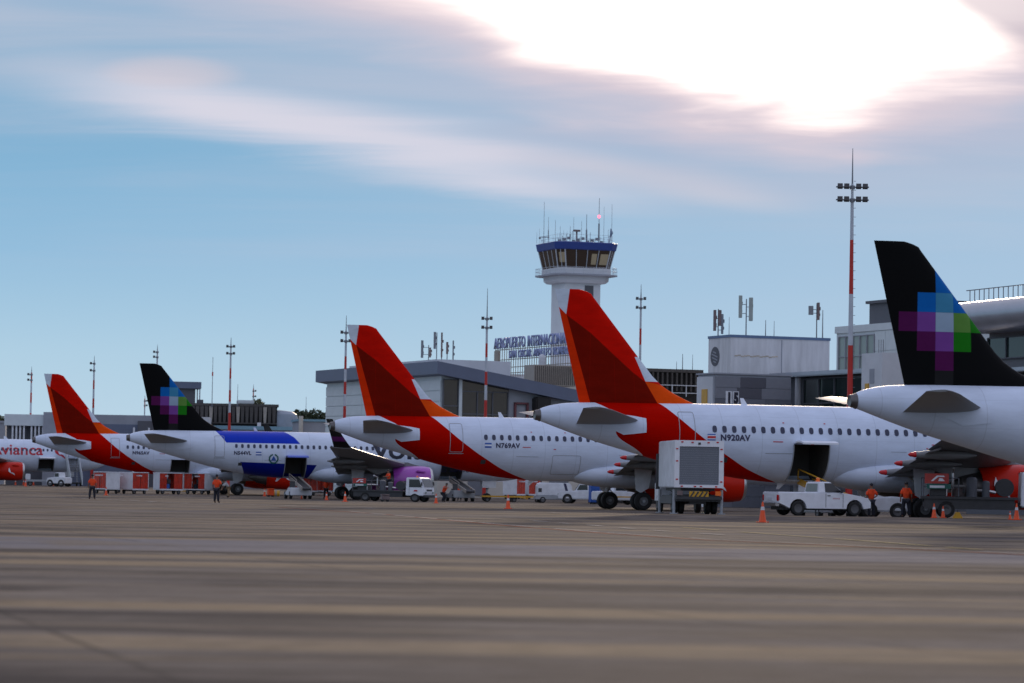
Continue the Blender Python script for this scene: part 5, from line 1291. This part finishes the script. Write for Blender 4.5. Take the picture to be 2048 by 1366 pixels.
def belt_loader(loc, rz, label, z_top, m_body, m_rail, rail=.35):
    t = thing('belt_loader', label, 'belt loader', loc, rz, 'belt loaders at the hold doors')
    MB().prism([(-2.0, .32), (1.7, .32), (1.7, .62), (.2, .70), (-.4, .98), (-2.0, 1.0)], -.95, .95).build('chassis', m_body, t, bevel=.05)
    st = MB().bx(-1.2, -.6, .45, .9, 1.0, 1.12).bx(-1.3, -1.2, .45, .9, 1.0, 1.55).build('seat', m_dark, t, bevel=.02)
    MB().cyl((-.5, .65, 1.0), (-.35, .65, 1.42), .025, n=6).lathe([(0, .17), (.03, .17)], n=12, c=(-.35, .65, 1.42)).build('steering_wheel', m_dark, t)
    a, b_ = Vector((-3.3, -.25, .95)), Vector((3.6, -.25, z_top)); d = (b_ - a); ang = -math.atan2(d.z, d.x); L_ = d.length
    A = Matrix.Translation(a) @ Matrix.Rotation(ang, 4, 'Y')
    MB().bx(0, L_, -.36, .36, -.10, .0, M=A).build('conveyor_belt', m_black, t)
    MB().bx(0, L_, -.44, -.36, -.22, .10, M=A).build('side_rail', m_rail, t); MB().bx(0, L_, .36, .44, -.22, .10, M=A).build('side_rail', m_rail, t)
    for u in (0, L_): MB().cyl(A @ Vector((u, -.36, -.05)), A @ Vector((u, .36, -.05)), .12, n=10).build('belt_roller', m_dark, t, smooth=True)
    hr = MB().tube([A @ Vector((L_ * .38, .47, .1)), A @ Vector((L_ * .38, .47, rail)), A @ Vector((L_ * .98, .47, rail)), A @ Vector((L_ * .98, .47, .1))], .035).build('hand_rail', m_rail, t)
    su = MB(); 
    for s in (-1, 1): su.cyl((-1.5, -.25 + s * .3, .9), A @ Vector((1.6, s * .3, -.12)), .06, n=6).cyl((1.2, -.25 + s * .3, .6), A @ Vector((4.6, s * .3, -.12)), .06, n=6)
    su.build('lift_strut', m_grey, t)
    for x in (-1.5, 1.15):
        for s in (-1, 1): wheel(t, x, s * .85, .34, .24)
    MB().lathe([(0, .08), (.15, .08), (.18, .03)], n=10, c=(-1.7, -.6, 1.0)).build('beacon', m_amber, t, smooth=True)
    return t
def at_door(pl, xc, dist):
    a = pl.rotation_euler.z; return Vector((pl.location.x + xc * math.cos(a) + dist * math.sin(a), pl.location.y + xc * math.sin(a) - dist * math.cos(a), gz(pl.location.y))), a + math.pi / 2
l, a_ = at_door(pl2, 14.4, 5.0); belt_loader(l, a_, 'white belt loader with a tan rail at the blue barred airliner', 1.9, m_white2, m_scaf)
l, a_ = at_door(pl2, 28.9, 5.2); belt_loader(l, a_, 'grey belt loader beside the white lorry cab, under the N769AV airliner', 1.9, m_grey, m_scaf)
l, a_ = at_door(pl4, 14.4, 4.1); belt_loader(l, a_ , 'yellow railed belt loader behind the white pickup', 2.0, m_grey, m_yellow, .6)

def baggage_cart(loc, rz, label, fill='curtain', group='covered baggage carts in a train', L_=.82):
    t = thing('baggage_cart', label, 'baggage cart', loc, rz, group); t.scale = (L_, .95, 1)
    MB().bx(-1.55, 1.55, -.80, .80, .42, .52).build('deck', m_white2, t)
    for s in (-1, 1):
        MB().bx(s * 1.55 - .03, s * 1.55 + .03, -.80, .80, .52, 2.06).build('end_panel', m_white2, t, bevel=.02)
        MB().bx(-1.58, 1.58, s * .80 - .03, s * .80 + .03, .38, .50).build('side_sill', m_white2, t)
    side_ = MB().bx(-1.62, 1.62, -.86, .86, 2.06, 2.13).build('roof', m_white, t, bevel=.03)
    side_text(t, 'avianca', -.3, 0, 0, .12, m_inkred); o = t.children[-1]; o.rotation_euler = (0, 0, R(-90)); o.location = (-1.60, .1, 1.35)
    for s in (-1, 1):
        for (u0, u1) in ([(-1.5, -.05), (.05, 1.5)] if fill == 'curtain' else [(-1.5, -.6), (.35, 1.45)]):
            cu = MB(); n = 18
            for k in range(n + 1):
                x = u0 + (u1 - u0) * k / n; w = .035 * math.sin(k * 1.7) + .02 * math.sin(k * .7 + 1)
                for z in (.53, 1.0, 1.5, 2.04): cu.v.append((x, s * .78 + w * (1.3 - z * .4), z))
            cu.f = [(k * 4 + j, k * 4 + j + 1, k * 4 + 5 + j, k * 4 + 4 + j) for k in range(n) for j in range(3)]
            cu.build('curtain', m_curt, t, smooth=True)
    if fill != 'curtain':
        for k, (x, y, z, mm) in enumerate(((-.35, -.3, .78, m_blue), (.05, .2, .78, m_navy), (-.1, -.1, 1.25, m_dark))): MB().box((x, y, z), (.5, .62, .46)).build('suitcase', mm, t, bevel=.05)
    MB().bx(-1.3, 1.3, -.35, .35, .28, .42).build('frame', m_dark, t); MB().cyl((1.5, 0, .35), (2.3, 0, .3), .04, n=6).build('tow_bar', m_yellow, t)
    for x in (-1.05, 1.05):
        for s in (-1, 1): wheel(t, x, s * .62, .24, .16)
    return t
baggage_cart(G(213, 20.6), R(125), 'leftmost covered cart, its white end panel on the right, behind the standing worker')
baggage_cart(G(268, 20.5), R(60), 'second covered cart from the left, wide white end and shiny red curtain')
baggage_cart(G(336, 20.2), R(30), 'third covered cart from the left with a gap between its red curtains', 'open')
baggage_cart(G(396, 19.9), R(152), 'dark open cart at the right end of the train, by the small black finned airliner', 'open')
baggage_cart(G(640, 19.4), R(10), 'red curtained cart behind the wheels of the blue barred airliner', 'curtain', 'covered carts standing apart')
baggage_cart(G(608, 19.6), R(60), 'cart showing a white end panel behind the inclined belt', 'curtain', 'covered carts standing apart')
baggage_cart(G(1028, 19.6), R(70), 'cart with red and white sides beyond the yellow dollies', 'curtain', 'covered carts standing apart')
baggage_cart(G(1056, 19.4), R(62), 'cart right of another, next to the white power unit', 'curtain', 'covered carts standing apart')

def dolly(loc, rz, label):
    t = thing('pallet_dolly', label, 'dolly', loc, rz, 'empty yellow pallet dollies')
    fr = MB().bx(-1.7, 1.7, -.85, -.75, .42, .56).bx(-1.7, 1.7, .75, .85, .42, .56).bx(-1.7, -1.6, -.75, .75, .42, .56).bx(1.6, 1.7, -.75, .75, .42, .56).build('frame', m_yellow, t)
    me = MB().cyl((0, -.74, .50), (0, .74, .50), .05, n=8).mesh('roller', m_steel)
    for k in range(9): obj('roller', me, t, (-1.4 + .35 * k, 0, 0))
    for x in (-1.2, 1.2):
        for s in (-1, 1): wheel(t, x, s * .68, .21, .14)
    MB().cyl((1.7, 0, .45), (2.5, 0, .3), .04, n=6).build('tow_bar', m_yellow, t)
dolly(G(1000, 22.4), R(6), 'yellow flat dolly nearest the nose wheel'); dolly(G(1050, 22.2), R(8), 'yellow flat dolly behind the lone traffic cone')

def power_unit(loc, rz):
    t = thing('ground_power_unit', 'white rounded power unit trailer on a grey base under the N769AV airliner', 'ground power unit', loc, rz)
    MB().prism([(-1.6, .62), (1.5, .62), (1.6, .9), (1.45, 1.65), (1.2, 1.78), (-1.35, 1.80), (-1.6, 1.6)], -.80, .80).build('canopy', m_white2, t, bevel=.08)
    MB().bx(-1.75, 1.7, -.86, .86, .30, .64).build('base', m_grey, t, bevel=.04)
    MB().prism([(1.02, .70), (1.25, .70), (.95, 1.74), (.72, 1.74)], -.815, -.805).build('purple_stripe', m_ink, t)
    MB().bx(-1.5, -1.2, -.82, -.80, .95, 1.3).build('control_panel', m_dark, t)
    MB().cyl((-1.2, -.2, 1.8), (-1.2, -.2, 2.05), .07, n=8).build('exhaust', m_dark, t)
    for x in (-1.1, 1.1):
        for s in (-1, 1): wheel(t, x, s * .78, .28, .18)
power_unit(G(1108, 22.6), R(6))

def tow_tractor(loc, rz, label, L_=4.2, cab=True, group='white tow tractors'):
    t = thing('tow_tractor', label, 'tow tractor', loc, rz, group); h = L_ / 2
    MB().prism([(-h, .38), (h - .1, .38), (h, .55), (h - .1, 1.05), (h * .35, 1.12), (-h * .3, 1.18), (-h, 1.12)], -.95, .95).build('body', m_white2, t, bevel=.07)
    if cab:
        MB().prism([(-h * .35, 1.12), (h * .28, 1.12), (h * .10, 1.72), (-h * .30, 1.75)], -.78, .78).build('cab', m_white2, t, bevel=.05)
        for s in (-1, 1): quad(t, 'side_window', m_glass, [(-h * .26, s * .79, 1.2), (h * .19, s * .79, 1.2), (h * .07, s * .79, 1.64), (-h * .24, s * .79, 1.64)])
        quad(t, 'windscreen', m_glass, [(h * .285, -.68, 1.2), (h * .285, .68, 1.2), (h * .14, .64, 1.66), (h * .14, -.64, 1.66)])
    MB().bx(-h * .9, h * .9, -.965, -.945, .62, .72).build('yellow_stripe', m_yellow, t)
    MB().box((h - .02, -.6, .8), (.1, .2, .16)).build('headlight', m_pg, t); MB().box((h - .02, .6, .8), (.1, .2, .16)).build('headlight', m_pg, t)
    for x in (-h * .58, h * .58):
        for s in (-1, 1): wheel(t, x, s * .84, .43, .3)
    return t
tow_tractor(G(1166, 22.8), R(168), 'white tow tractor between the grey based power unit and the blue crate')
tow_tractor(G(1768, 38.6), R(172), 'white low tractor with a yellow stripe behind the worker near the pickup', 2.5, False)
tow_tractor(G(1236, 23.5), R(20), 'white tractor seen between the twin main wheels of N769AV')
tow_tractor(G(118, 16.3), R(160), 'small white tractor by the boarding stairs of the farthest airliner', 2.6)
def crate(px, s, label, m, w=1.1, h=1.5):
    t = thing('service_bin', label, 'bin', G(px, s), R(12))
    MB().bx(-w / 2, w / 2, -.5, .5, .15, h).build('bin_body', m, t, bevel=.04); MB().bx(-w / 2 - .03, w / 2 + .03, -.53, .53, h, h + .1).build('lid', m, t, bevel=.03)
    for x in (-.35, .35):
        for y in (-.35, .35): wheel(t, x * w, y, .08, .06)
crate(1193, 23.2, 'tall blue bin left of the N769AV main wheels', m_blue, 1.2, 1.75)
crate(1216, 23.4, 'yellow bin half hidden behind the N769AV main wheels', m_yellow, .9, 1.4)
crate(541, 21.0, 'small orange bin beneath the far red engine', m_orange, .55, .7)
crate(770, 24.6, 'low red bin under the wing by the lorry', m_rust, .6, .5)
t = thing('yellow_drum', 'small round yellow drum lying under the far red engine', 'drum', G(552, 20.6)); MB().cyl((-.35, 0, .3), (.35, 0, .3), .3, n=16).build('drum_body', m_yellow, t, smooth=True); MB().cyl((-.1, 0, .3), (.1, 0, .3), .315, n=16).build('hoop', m_scaf, t, smooth=True)

def hydrant_truck(loc, rz, label, dark=False, cab=True):
    t = thing('hydrant_dispenser', label, 'fuel truck', loc, rz, 'aircraft fuelling lorries')
    MB().bx(-3.3, 3.0, -.45, .45, .55, .80).build('chassis', m_dark, t)
    MB().bx(-3.4, 1.35, -1.05, 1.05, .95, 1.08).build('platform', m_grey if not dark else m_dark, t)
    MB().bx(-3.3, 1.2, -.95, -.75, .45, .95).bx(-3.3, 1.2, .75, .95, .45, .95).build('side_locker', m_dark, t)
    fl = MB().cyl((-.9, -.3, 1.08), (-.9, -.3, 1.95), .27, n=16).lathe([(0, .27), (.10, .2), (.14, .05)], n=16, c=(-.9, -.3, 1.95)).build('filter_vessel', m_grey if not dark else m_dkgrey, t, smooth=True)
    MB().cyl((-.2, -.3, 1.08), (-.2, -.3, 1.8), .20, n=14).lathe([(0, .2), (.08, .14), (.1, .03)], n=14, c=(-.2, -.3, 1.8)).build('filter_vessel', m_shutter if not dark else m_dkgrey, t, smooth=True)
    MB().lathe([(-.35, .46), (-.32, .46), (-.32, .25), (.32, .25), (.32, .46), (.35, .46)], axis='Y', n=20, c=(.75, 0, 1.56)).build('hose_reel', m_dark, t, smooth=True)
    MB().lathe([(-.30, .38), (.30, .38)], axis='Y', n=20, c=(.75, 0, 1.56)).build('coiled_hose', m_black, t, smooth=True)
    for pts, r_ in (([(-2.2, -.6, 1.1), (-2.2, -.6, 1.6), (-1.3, -.6, 1.6), (-1.3, -.3, 1.3)], .07), ([(-1.8, .5, 1.1), (-1.8, .5, 2.3), (-1.8, -.2, 2.5)], .06), ([(-.9, -.3, 1.4), (-.2, -.3, 1.4), (.3, -.3, 1.3)], .08)): MB().tube(pts, r_, 8).build('pipe', m_steel, t, smooth=True)
    rl_ = MB().tube([(-3.35, -1.0, 1.08), (-3.35, -1.0, 2.0), (-1.6, -1.0, 2.0), (-1.6, -1.0, 1.08)], .03).tube([(-3.35, -1.0, 1.55), (-1.6, -1.0, 1.55)], .025).tube([(-3.35, 1.0, 1.08), (-3.35, 1.0, 2.0), (-1.6, 1.0, 2.0)], .03).build('guard_rail', m_grey if not dark else m_dkgrey, t)
    sgn = MB().bx(-3.3, -2.1, -1.09, -1.03, 1.72, 2.22).build('sign_board', m_red, t)
    MB().prism([(-3.0, 1.84), (-2.88, 1.84), (-2.62, 2.05), (-2.3, 2.05), (-2.35, 2.12), (-2.7, 2.12)], -1.10, -1.092).build('sign_swoosh', m_white, sgn); MB().prism([(-2.62, 1.84), (-2.3, 1.84), (-2.42, 1.98), (-2.58, 1.98)], -1.10, -1.092).build('sign_swoosh', m_white, sgn)
    gb = MB().bx(-3.2, -2.0, -1.09, -1.03, 1.45, 1.70).build('green_board', m_green, t); MB().bx(-3.05, -2.3, -1.10, -1.088, 1.50, 1.62).build('green_board_text_bar', m_white2, gb)
    MB().bx(-3.0, -2.2, -.8, .2, 1.08, 1.7).build('meter_cabinet', m_dark, t, bevel=.04); MB().bx(-1.75, -1.2, .1, .8, 1.08, 1.5).build('valve_box', m_rust, t, bevel=.04)
    if cab:
        cb = MB().prism([(1.5, .60), (3.15, .60), (3.22, .95), (3.18, 1.42), (2.86, 2.28), (2.70, 2.36), (1.55, 2.36)], -.98, .98).build('cab', m_white, t, bevel=.06)
        quad(cb, 'windscreen', m_glass, [(3.20, -.86, 1.46), (3.20, .86, 1.46), (2.90, .82, 2.22), (2.90, -.82, 2.22)])
        for s in (-1, 1):
            quad(cb, 'side_window', m_glass, [(1.85, s * .985, 1.42), (2.98, s * .985, 1.42), (2.74, s * .985, 2.18), (1.85, s * .985, 2.18)])
            MB().bx(1.83, 1.845, s * .985 - .008, s * .985 + .008, .75, 2.2).build('door_seam', m_dark, cb)
            MB().box((3.23, s * .68, .92), (.06, .26, .16)).build('headlight', m_pg, cb)
            MB().box((3.05, s * 1.14, 1.75), (.08, .14, .34)).build('wing_mirror', m_dark, cb)
        MB().bx(3.1, 3.3, -.96, .96, .45, .68).build('front_bumper', m_dark, cb, bevel=.03); MB().bx(3.20, 3.235, -.5, .5, 1.05, 1.22).build('grille', m_dark, cb)
        quad(cb, 'door_badge', m_inkred, [(2.25, -.995, 1.02), (2.62, -.995, 1.02), (2.55, -.995, 1.16), (2.32, -.995, 1.16)])
        MB().lathe([(0, .09), (.14, .08), (.17, .03)], n=10, c=(2.1, 0, 2.36)).build('roof_beacon', m_amber, cb, smooth=True)
    for x in (-2.2, 2.35):
        for s in (-1, 1): wheel(t, x, s * .86, .42, .26)
    return t
q = G(788, 24.2); hydrant_truck(q, R(-24), 'white cabbed fuelling lorry with open platform under the purple engine wing', True).scale = (1, 1, .85)
q = G(1978, 39.7); hydrant_truck(q, R(-4), 'dark fuelling lorry with red sign board beneath the wing at the right edge', True, True)
# yellow wheel chock on its side by the second lorry
t = thing('wheel_chock', 'yellow wheel chock left of the dark fuelling lorry wheel', 'chock', G(1915, 40.4)); MB().prism([(-.25, 0), (.25, 0), (.08, .3), (-.08, .3)], -.15, .15).build('wedge', m_yellow, t); MB().cyl((0, 0, .3), (0, 0, .42), .02, n=6).build('handle', m_dark, t)

def boarding_stairs(loc, rz):
    t = thing('boarding_stairs', 'pale blue grey boarding stairs at the farthest airliner', 'boarding stairs', loc, rz)
    n = 15; me = MB().box((0, 0, 0), (.30, 1.3, .05)).mesh('stair_step', m_dkgrey)
    for k in range(n): obj('stair_step', me, t, (-2.6 + .30 * k, 0, .5 + .215 * k))
    for s in (-1, 1):
        MB().prism([(-2.9, .2), (-2.5, .2), (1.9, 3.3), (3.0, 3.3), (3.0, 4.5), (1.8, 4.5), (-2.9, 1.3)], s * .75 - .04, s * .75 + .04).build('side_panel', m_panelw, t)
        MB().tube([(-2.9, s * .75, 1.35), (1.8, s * .75, 4.55), (3.0, s * .75, 4.55)], .035).build('hand_rail', m_steel, t)
    MB().bx(1.75, 3.05, -.72, .72, 3.45, 3.55).build('landing', m_dkgrey, t)
    MB().bx(-2.4, 2.6, -.7, .7, .3, .5).build('chassis', m_dark, t); MB().cyl((1.2, .6, .4), (2.2, .6, 3.4), .06, n=6).cyl((1.2, -.6, .4), (2.2, -.6, 3.4), .06, n=6).build('support_strut', m_grey, t)
    for x in (-1.8, 2.0):
        for s in (-1, 1): wheel(t, x, s * .68, .3, .2)
l, a_ = at_door(pl0, 32.7, 4.6); boarding_stairs(l, a_)
# low loader bed by the hold of the farthest airliner
t = thing('cargo_loader', 'low grey cargo loader below the open hold of the farthest airliner', 'cargo loader', G(80, 16.2), R(8))
MB().bx(-1.8, 1.8, -.9, .9, .55, .8).build('bed', m_grey, t, bevel=.03); MB().bx(-1.8, -1.2, -.9, .9, .8, 1.5).build('operator_box', m_white2, t, bevel=.05)
for x in (-1.2, 1.2):
    for s in (-1, 1): wheel(t, x, s * .7, .32, .2)

# traffic cones
def cone_proto():
    t = thing('traffic_cone', 'x', 'traffic cone', group='orange traffic cones')
    MB().bx(-.20, .20, -.20, .20, 0, .04).build('base', m_orange, t, bevel=.012)
    MB().lathe([(.04, .155), (.06, .145), (.80, .035), (.84, .028), (.84, .002)], n=18).build('cone', m_orange, t, smooth=True)
    MB().lathe([(.50, .0865), (.50, .0895), (.64, .0685), (.64, .0655)], n=18).build('reflective_band', m_wcloth, t, smooth=True)
    return t
cones = [(1525, 45.2, 1.1, 'largest traffic cone, on the pale line by the pickup tail'), (1016, 32.0, 1.06, 'lone bright traffic cone below the middle of the N769AV airliner'), (690, 25.7, .95, 'bright traffic cone between the wheels of the blue barred airliner'), (653, 23.8, .8, 'dull traffic cone left of the blue barred airliner wheels'),
 (872, 25.8, .9, 'narrow traffic cone right of the white lorry cab'), (529, 20.6, .9, 'small traffic cone in front of the far red engine'), (212, 22.4, .92, 'traffic cone just right of the standing worker by the carts'), (106, 15.4, .8, 'tiny cone near the small white tractor by the stairs'),
 (51, 16.6, 1.0, 'nearest of the four cones before the farthest airliner engine'), (47, 15.2, .9, 'cone partly hidden behind another before the farthest engine'), (31, 15.0, .85, 'leftmost of the four cones before the farthest engine'), (67, 15.0, .85, 'rightmost of the four cones before the farthest engine'),
 (603, 22.6, .6, 'low orange cone under the belt loader chassis'), (1868, 40.4, .85, 'taller of the cone pair left of the red sign board'), (1886, 40.2, .7, 'shorter of the cone pair left of the red sign board'), (2020, 41.0, .5, 'short cone before the dark lorry at the right edge'), (2033, 41.6, .95, 'tall dull cone at the extreme right edge')]
cp_ = cone_proto()
for i, (px, s, k, lab) in enumerate(cones):
    o = cp_ if i == 0 else copy_tree(cp_); o['label'] = lab; o.location = G(px, s); o.rotation_euler = (0, 0, random.uniform(0, 1.5)); o.scale = (k, k, k)

# ------------------------------------------------------------------ people
def skin_mesh(name, pts, edges, mat_, sub=1):
    """one continuous body grown over a skeleton: pts = (x, y, z, rx, ry)"""
    me = bpy.data.meshes.new(name); me.from_pydata([p[:3] for p in pts], edges, []); o = bpy.data.objects.new(name, me); COL.objects.link(o)
    o.modifiers.new('s', 'SKIN'); sv = me.skin_vertices[0].data
    for i, p in enumerate(pts): sv[i].radius = (p[3], p[4]); sv[i].use_root = (i == 0)
    u = o.modifiers.new('u', 'SUBSURF'); u.levels = sub; u.render_levels = sub
    dg = bpy.context.evaluated_depsgraph_get(); out = bpy.data.meshes.new_from_object(o.evaluated_get(dg)); out.name = name
    bpy.data.objects.remove(o); bpy.data.meshes.remove(me)
    out.materials.clear(); out.materials.append(mat_)
    for p in out.polygons: p.use_smooth = True
    return out
def worker(pose):
    """skeleton facing -y; returns the meshes of body, vest, trousers, boots and hair"""
    lean = pose.get('lean', 0.0); st = pose.get('stance', .11); kn = pose.get('knee', 0.0); crouch = pose.get('crouch', 0.0)
    hz = .93 - crouch
    def T(dz, dy=0, dx=0):   # a point up the leaning spine
        return (dx, -math.sin(lean) * dz - math.cos(lean) * (-dy), hz + math.cos(lean) * dz)
    P = []; E = []
    def v(p, rx, ry=None, par=None):
        P.append((*p, rx, rx if ry is None else ry)); i = len(P) - 1
        if par is not None: E.append((par, i))
        return i
    pel = v(T(0), .15, .11); wa = v(T(.18), .13, .10, pel); ch = v(T(.38), .165, .115, wa); sh = v(T(.52), .12, .09, ch); nk = v(T(.60), .058, .058, sh)
    hd0 = v(T(.66, -.015), .068, .075, nk); hd1 = v(T(.75, -.02), .078, .095, hd0); hd2 = v(T(.83, -.01), .062, .08, hd1)
    nose = v((T(.735, -.02)[0], T(.735)[1] - .105, T(.735)[2]), .014, .014, hd1)
    ears = [v(T(.74, .0, s * .085), .014, .022, hd1) for s in (-1, 1)]
    arms = []
    for s, (ex, ey, ez, wx, wy, wz) in zip((-1, 1), pose['arms']):
        a = v(T(.49, 0, s * .19), .062, .062, sh); e = v((s * ex, ey, ez), .045, .045, a); w = v((s * wx, wy, wz), .034, .03, e)
        d = (Vector(P[w][:3]) - Vector(P[e][:3])).normalized(); pm = v(Vector(P[w][:3]) + d * .07, .036, .022, w)
        for k, (o_, l_) in enumerate(((-.03, .06), (-.01, .075), (.012, .07), (.03, .055))): v(Vector(P[pm][:3]) + d * l_ + Vector((o_ * .6, o_, -.01)), .010, .010, pm)
        v(Vector(P[w][:3]) + d * .05 + Vector((-s * .035, -.03, 0)), .012, .012, w)
        arms.append((a, e, w))
    legs = []
    for s in (-1, 1):
        off = pose.get('stride', 0) * s
        h = v((s * .095, T(0)[1], hz - .06), .098, .10, pel); k_ = v((s * (st + .01), -kn - off * .5, .49 - crouch * .4), .066, .07, h); an = v((s * (st + .03), off * -1.0 + .02, .09), .046, .05, k_)
        to = v((s * (st + .05), off * -1.0 - .15, .045), .042, .036, an); legs.append((h, k_, an, to))
    body = skin_mesh('body', P, E, m_skin)
    def sub(idx, grow, m, name, ext=None):
        mp = {j: n for n, j in enumerate(idx)}; pts = [tuple(P[j][:3]) + (P[j][3] + grow, P[j][4] + grow) for j in idx]; ed = [(mp[a], mp[b]) for a, b in E if a in mp and b in mp]
        return skin_mesh(name, pts, ed, m)
    vest = sub([ch, pel, wa, sh, arms[0][0], arms[1][0]], .040, pose['vest'], 'vest')
    slv = [sub([arms[k][1], arms[k][0]], .026, pose.get('sleeve', m_vest), 'sleeve') for k in (0, 1)]
    trs = sub([pel] + [j for l in legs for j in l[:3]], .030, pose['trousers'], 'trousers')
    bts = [sub([l[2], l[3]], .016, m_black, 'boot') for l in legs]
    c = Vector(T(.80, .0)); hair = MB().ball((c.x, c.y + .012, c.z + .012), .112, 12, 8, (.86, 1.02, .78)).mesh('cap' if pose.get('cap') else 'hair', pose.get('capm', m_hair), True)
    eye = MB().ball((-.032, T(.755)[1] - .098, T(.755)[2]), .011, 6, 4).mesh('eye', m_hair); eye2 = MB().ball((.032, T(.755)[1] - .098, T(.755)[2]), .011, 6, 4).mesh('eye', m_hair)
    band = None
    return [body, vest] + slv + [trs] + bts + [hair, eye, eye2]
STAND = ((.27, .02, 1.16, .28, -.06, .92), (.27, .02, 1.16, .28, -.06, .92))
WORK = ((.28, -.16, 1.18, .16, -.42, 1.20), (.28, -.16, 1.18, .16, -.42, 1.20))
BENT = ((.24, -.50, 1.02, .18, -.62, .76), (.24, -.50, 1.02, .18, -.62, .76))
REACH = ((.26, -.22, 1.30, .20, -.48, 1.46), (.27, .02, 1.16, .28, -.06, .92))
HIPS = ((.33, .06, 1.18, .18, -.06, 1.04), (.27, .02, 1.16, .28, -.06, .92))
ppl = {
 'stand': worker(dict(arms=STAND, stance=.15, vest=m_vest, trousers=m_navy)),
 'hips': worker(dict(arms=HIPS, stance=.10, vest=m_vest, trousers=m_navy, cap=True, capm=m_navy)),
 'work': worker(dict(arms=WORK, lean=.12, stance=.12, stride=.12, vest=m_vest, trousers=m_navy)),
 'bent': worker(dict(arms=BENT, lean=.75, stance=.12, stride=.08, vest=m_wcloth, sleeve=m_wcloth, trousers=m_khaki)),
 'crouch': worker(dict(arms=WORK, lean=.45, crouch=.14, knee=.14, vest=m_vest, trousers=m_navy)),
 'yellow': worker(dict(arms=REACH, lean=.10, stance=.1, stride=.1, vest=m_yvest, trousers=m_navy, cap=True, capm=m_blue))}
def person(px, s, pose, face, label, z=0.0, k=1.0):
    q = G(px, s); q.z += z; t = thing('person', label, 'person', q, R(face)); t.scale = (k, k, k)
    for me in ppl[pose]: obj(me.name.split('.')[0], me, t)
    return t
person(184, 28.0, 'stand', 185, 'person in orange vest standing with feet apart in front of the leftmost cart', k=.98)
person(433, 30.2, 'hips', 160, 'person in orange vest with one hand on hip before the blue barred airliner', k=1.03)
person(4, 13.9, 'stand', 10, 'person in orange vest at the extreme left edge by the farthest engine', k=.95)
person(457, 22.5, 'bent', -70, 'person in white shirt bending down near the blue barred airliner tail')
person(388, 18.9, 'stand', 20, 'person in orange vest at the open end of the dark cart')
person(404, 18.7, 'work', 80, 'person in orange vest leaning into the rightmost cart of the train')
person(886, 23.6, 'crouch', 60, 'person in orange vest crouching beside the grey belt loader')
person(919, 21.5, 'crouch', 200, 'person in orange vest behind the grey belt loader ramp')
person(1068, 19.0, 'stand', 30, 'person in orange vest beside the white power unit')
person(976, 18.6, 'yellow', 110, 'person in yellow vest and blue cap behind the nose wheel')
q = person(777, 23.8, 'work', -60, 'person in orange vest working up on the lorry platform', z=.92, k=.95)
person(652, 21.8, 'stand', -20, 'person in orange vest left of the blue barred airliner main wheels')
person(1742, 39.0, 'hips', 200, 'person in orange vest standing at the front bumper of the pickup', k=.98)
person(1812, 39.4, 'stand', 175, 'person in orange vest standing before the big tyres of N920AV')
person(238, 20.0, 'yellow', -30, 'person in yellow vest and blue cap between the first two carts')
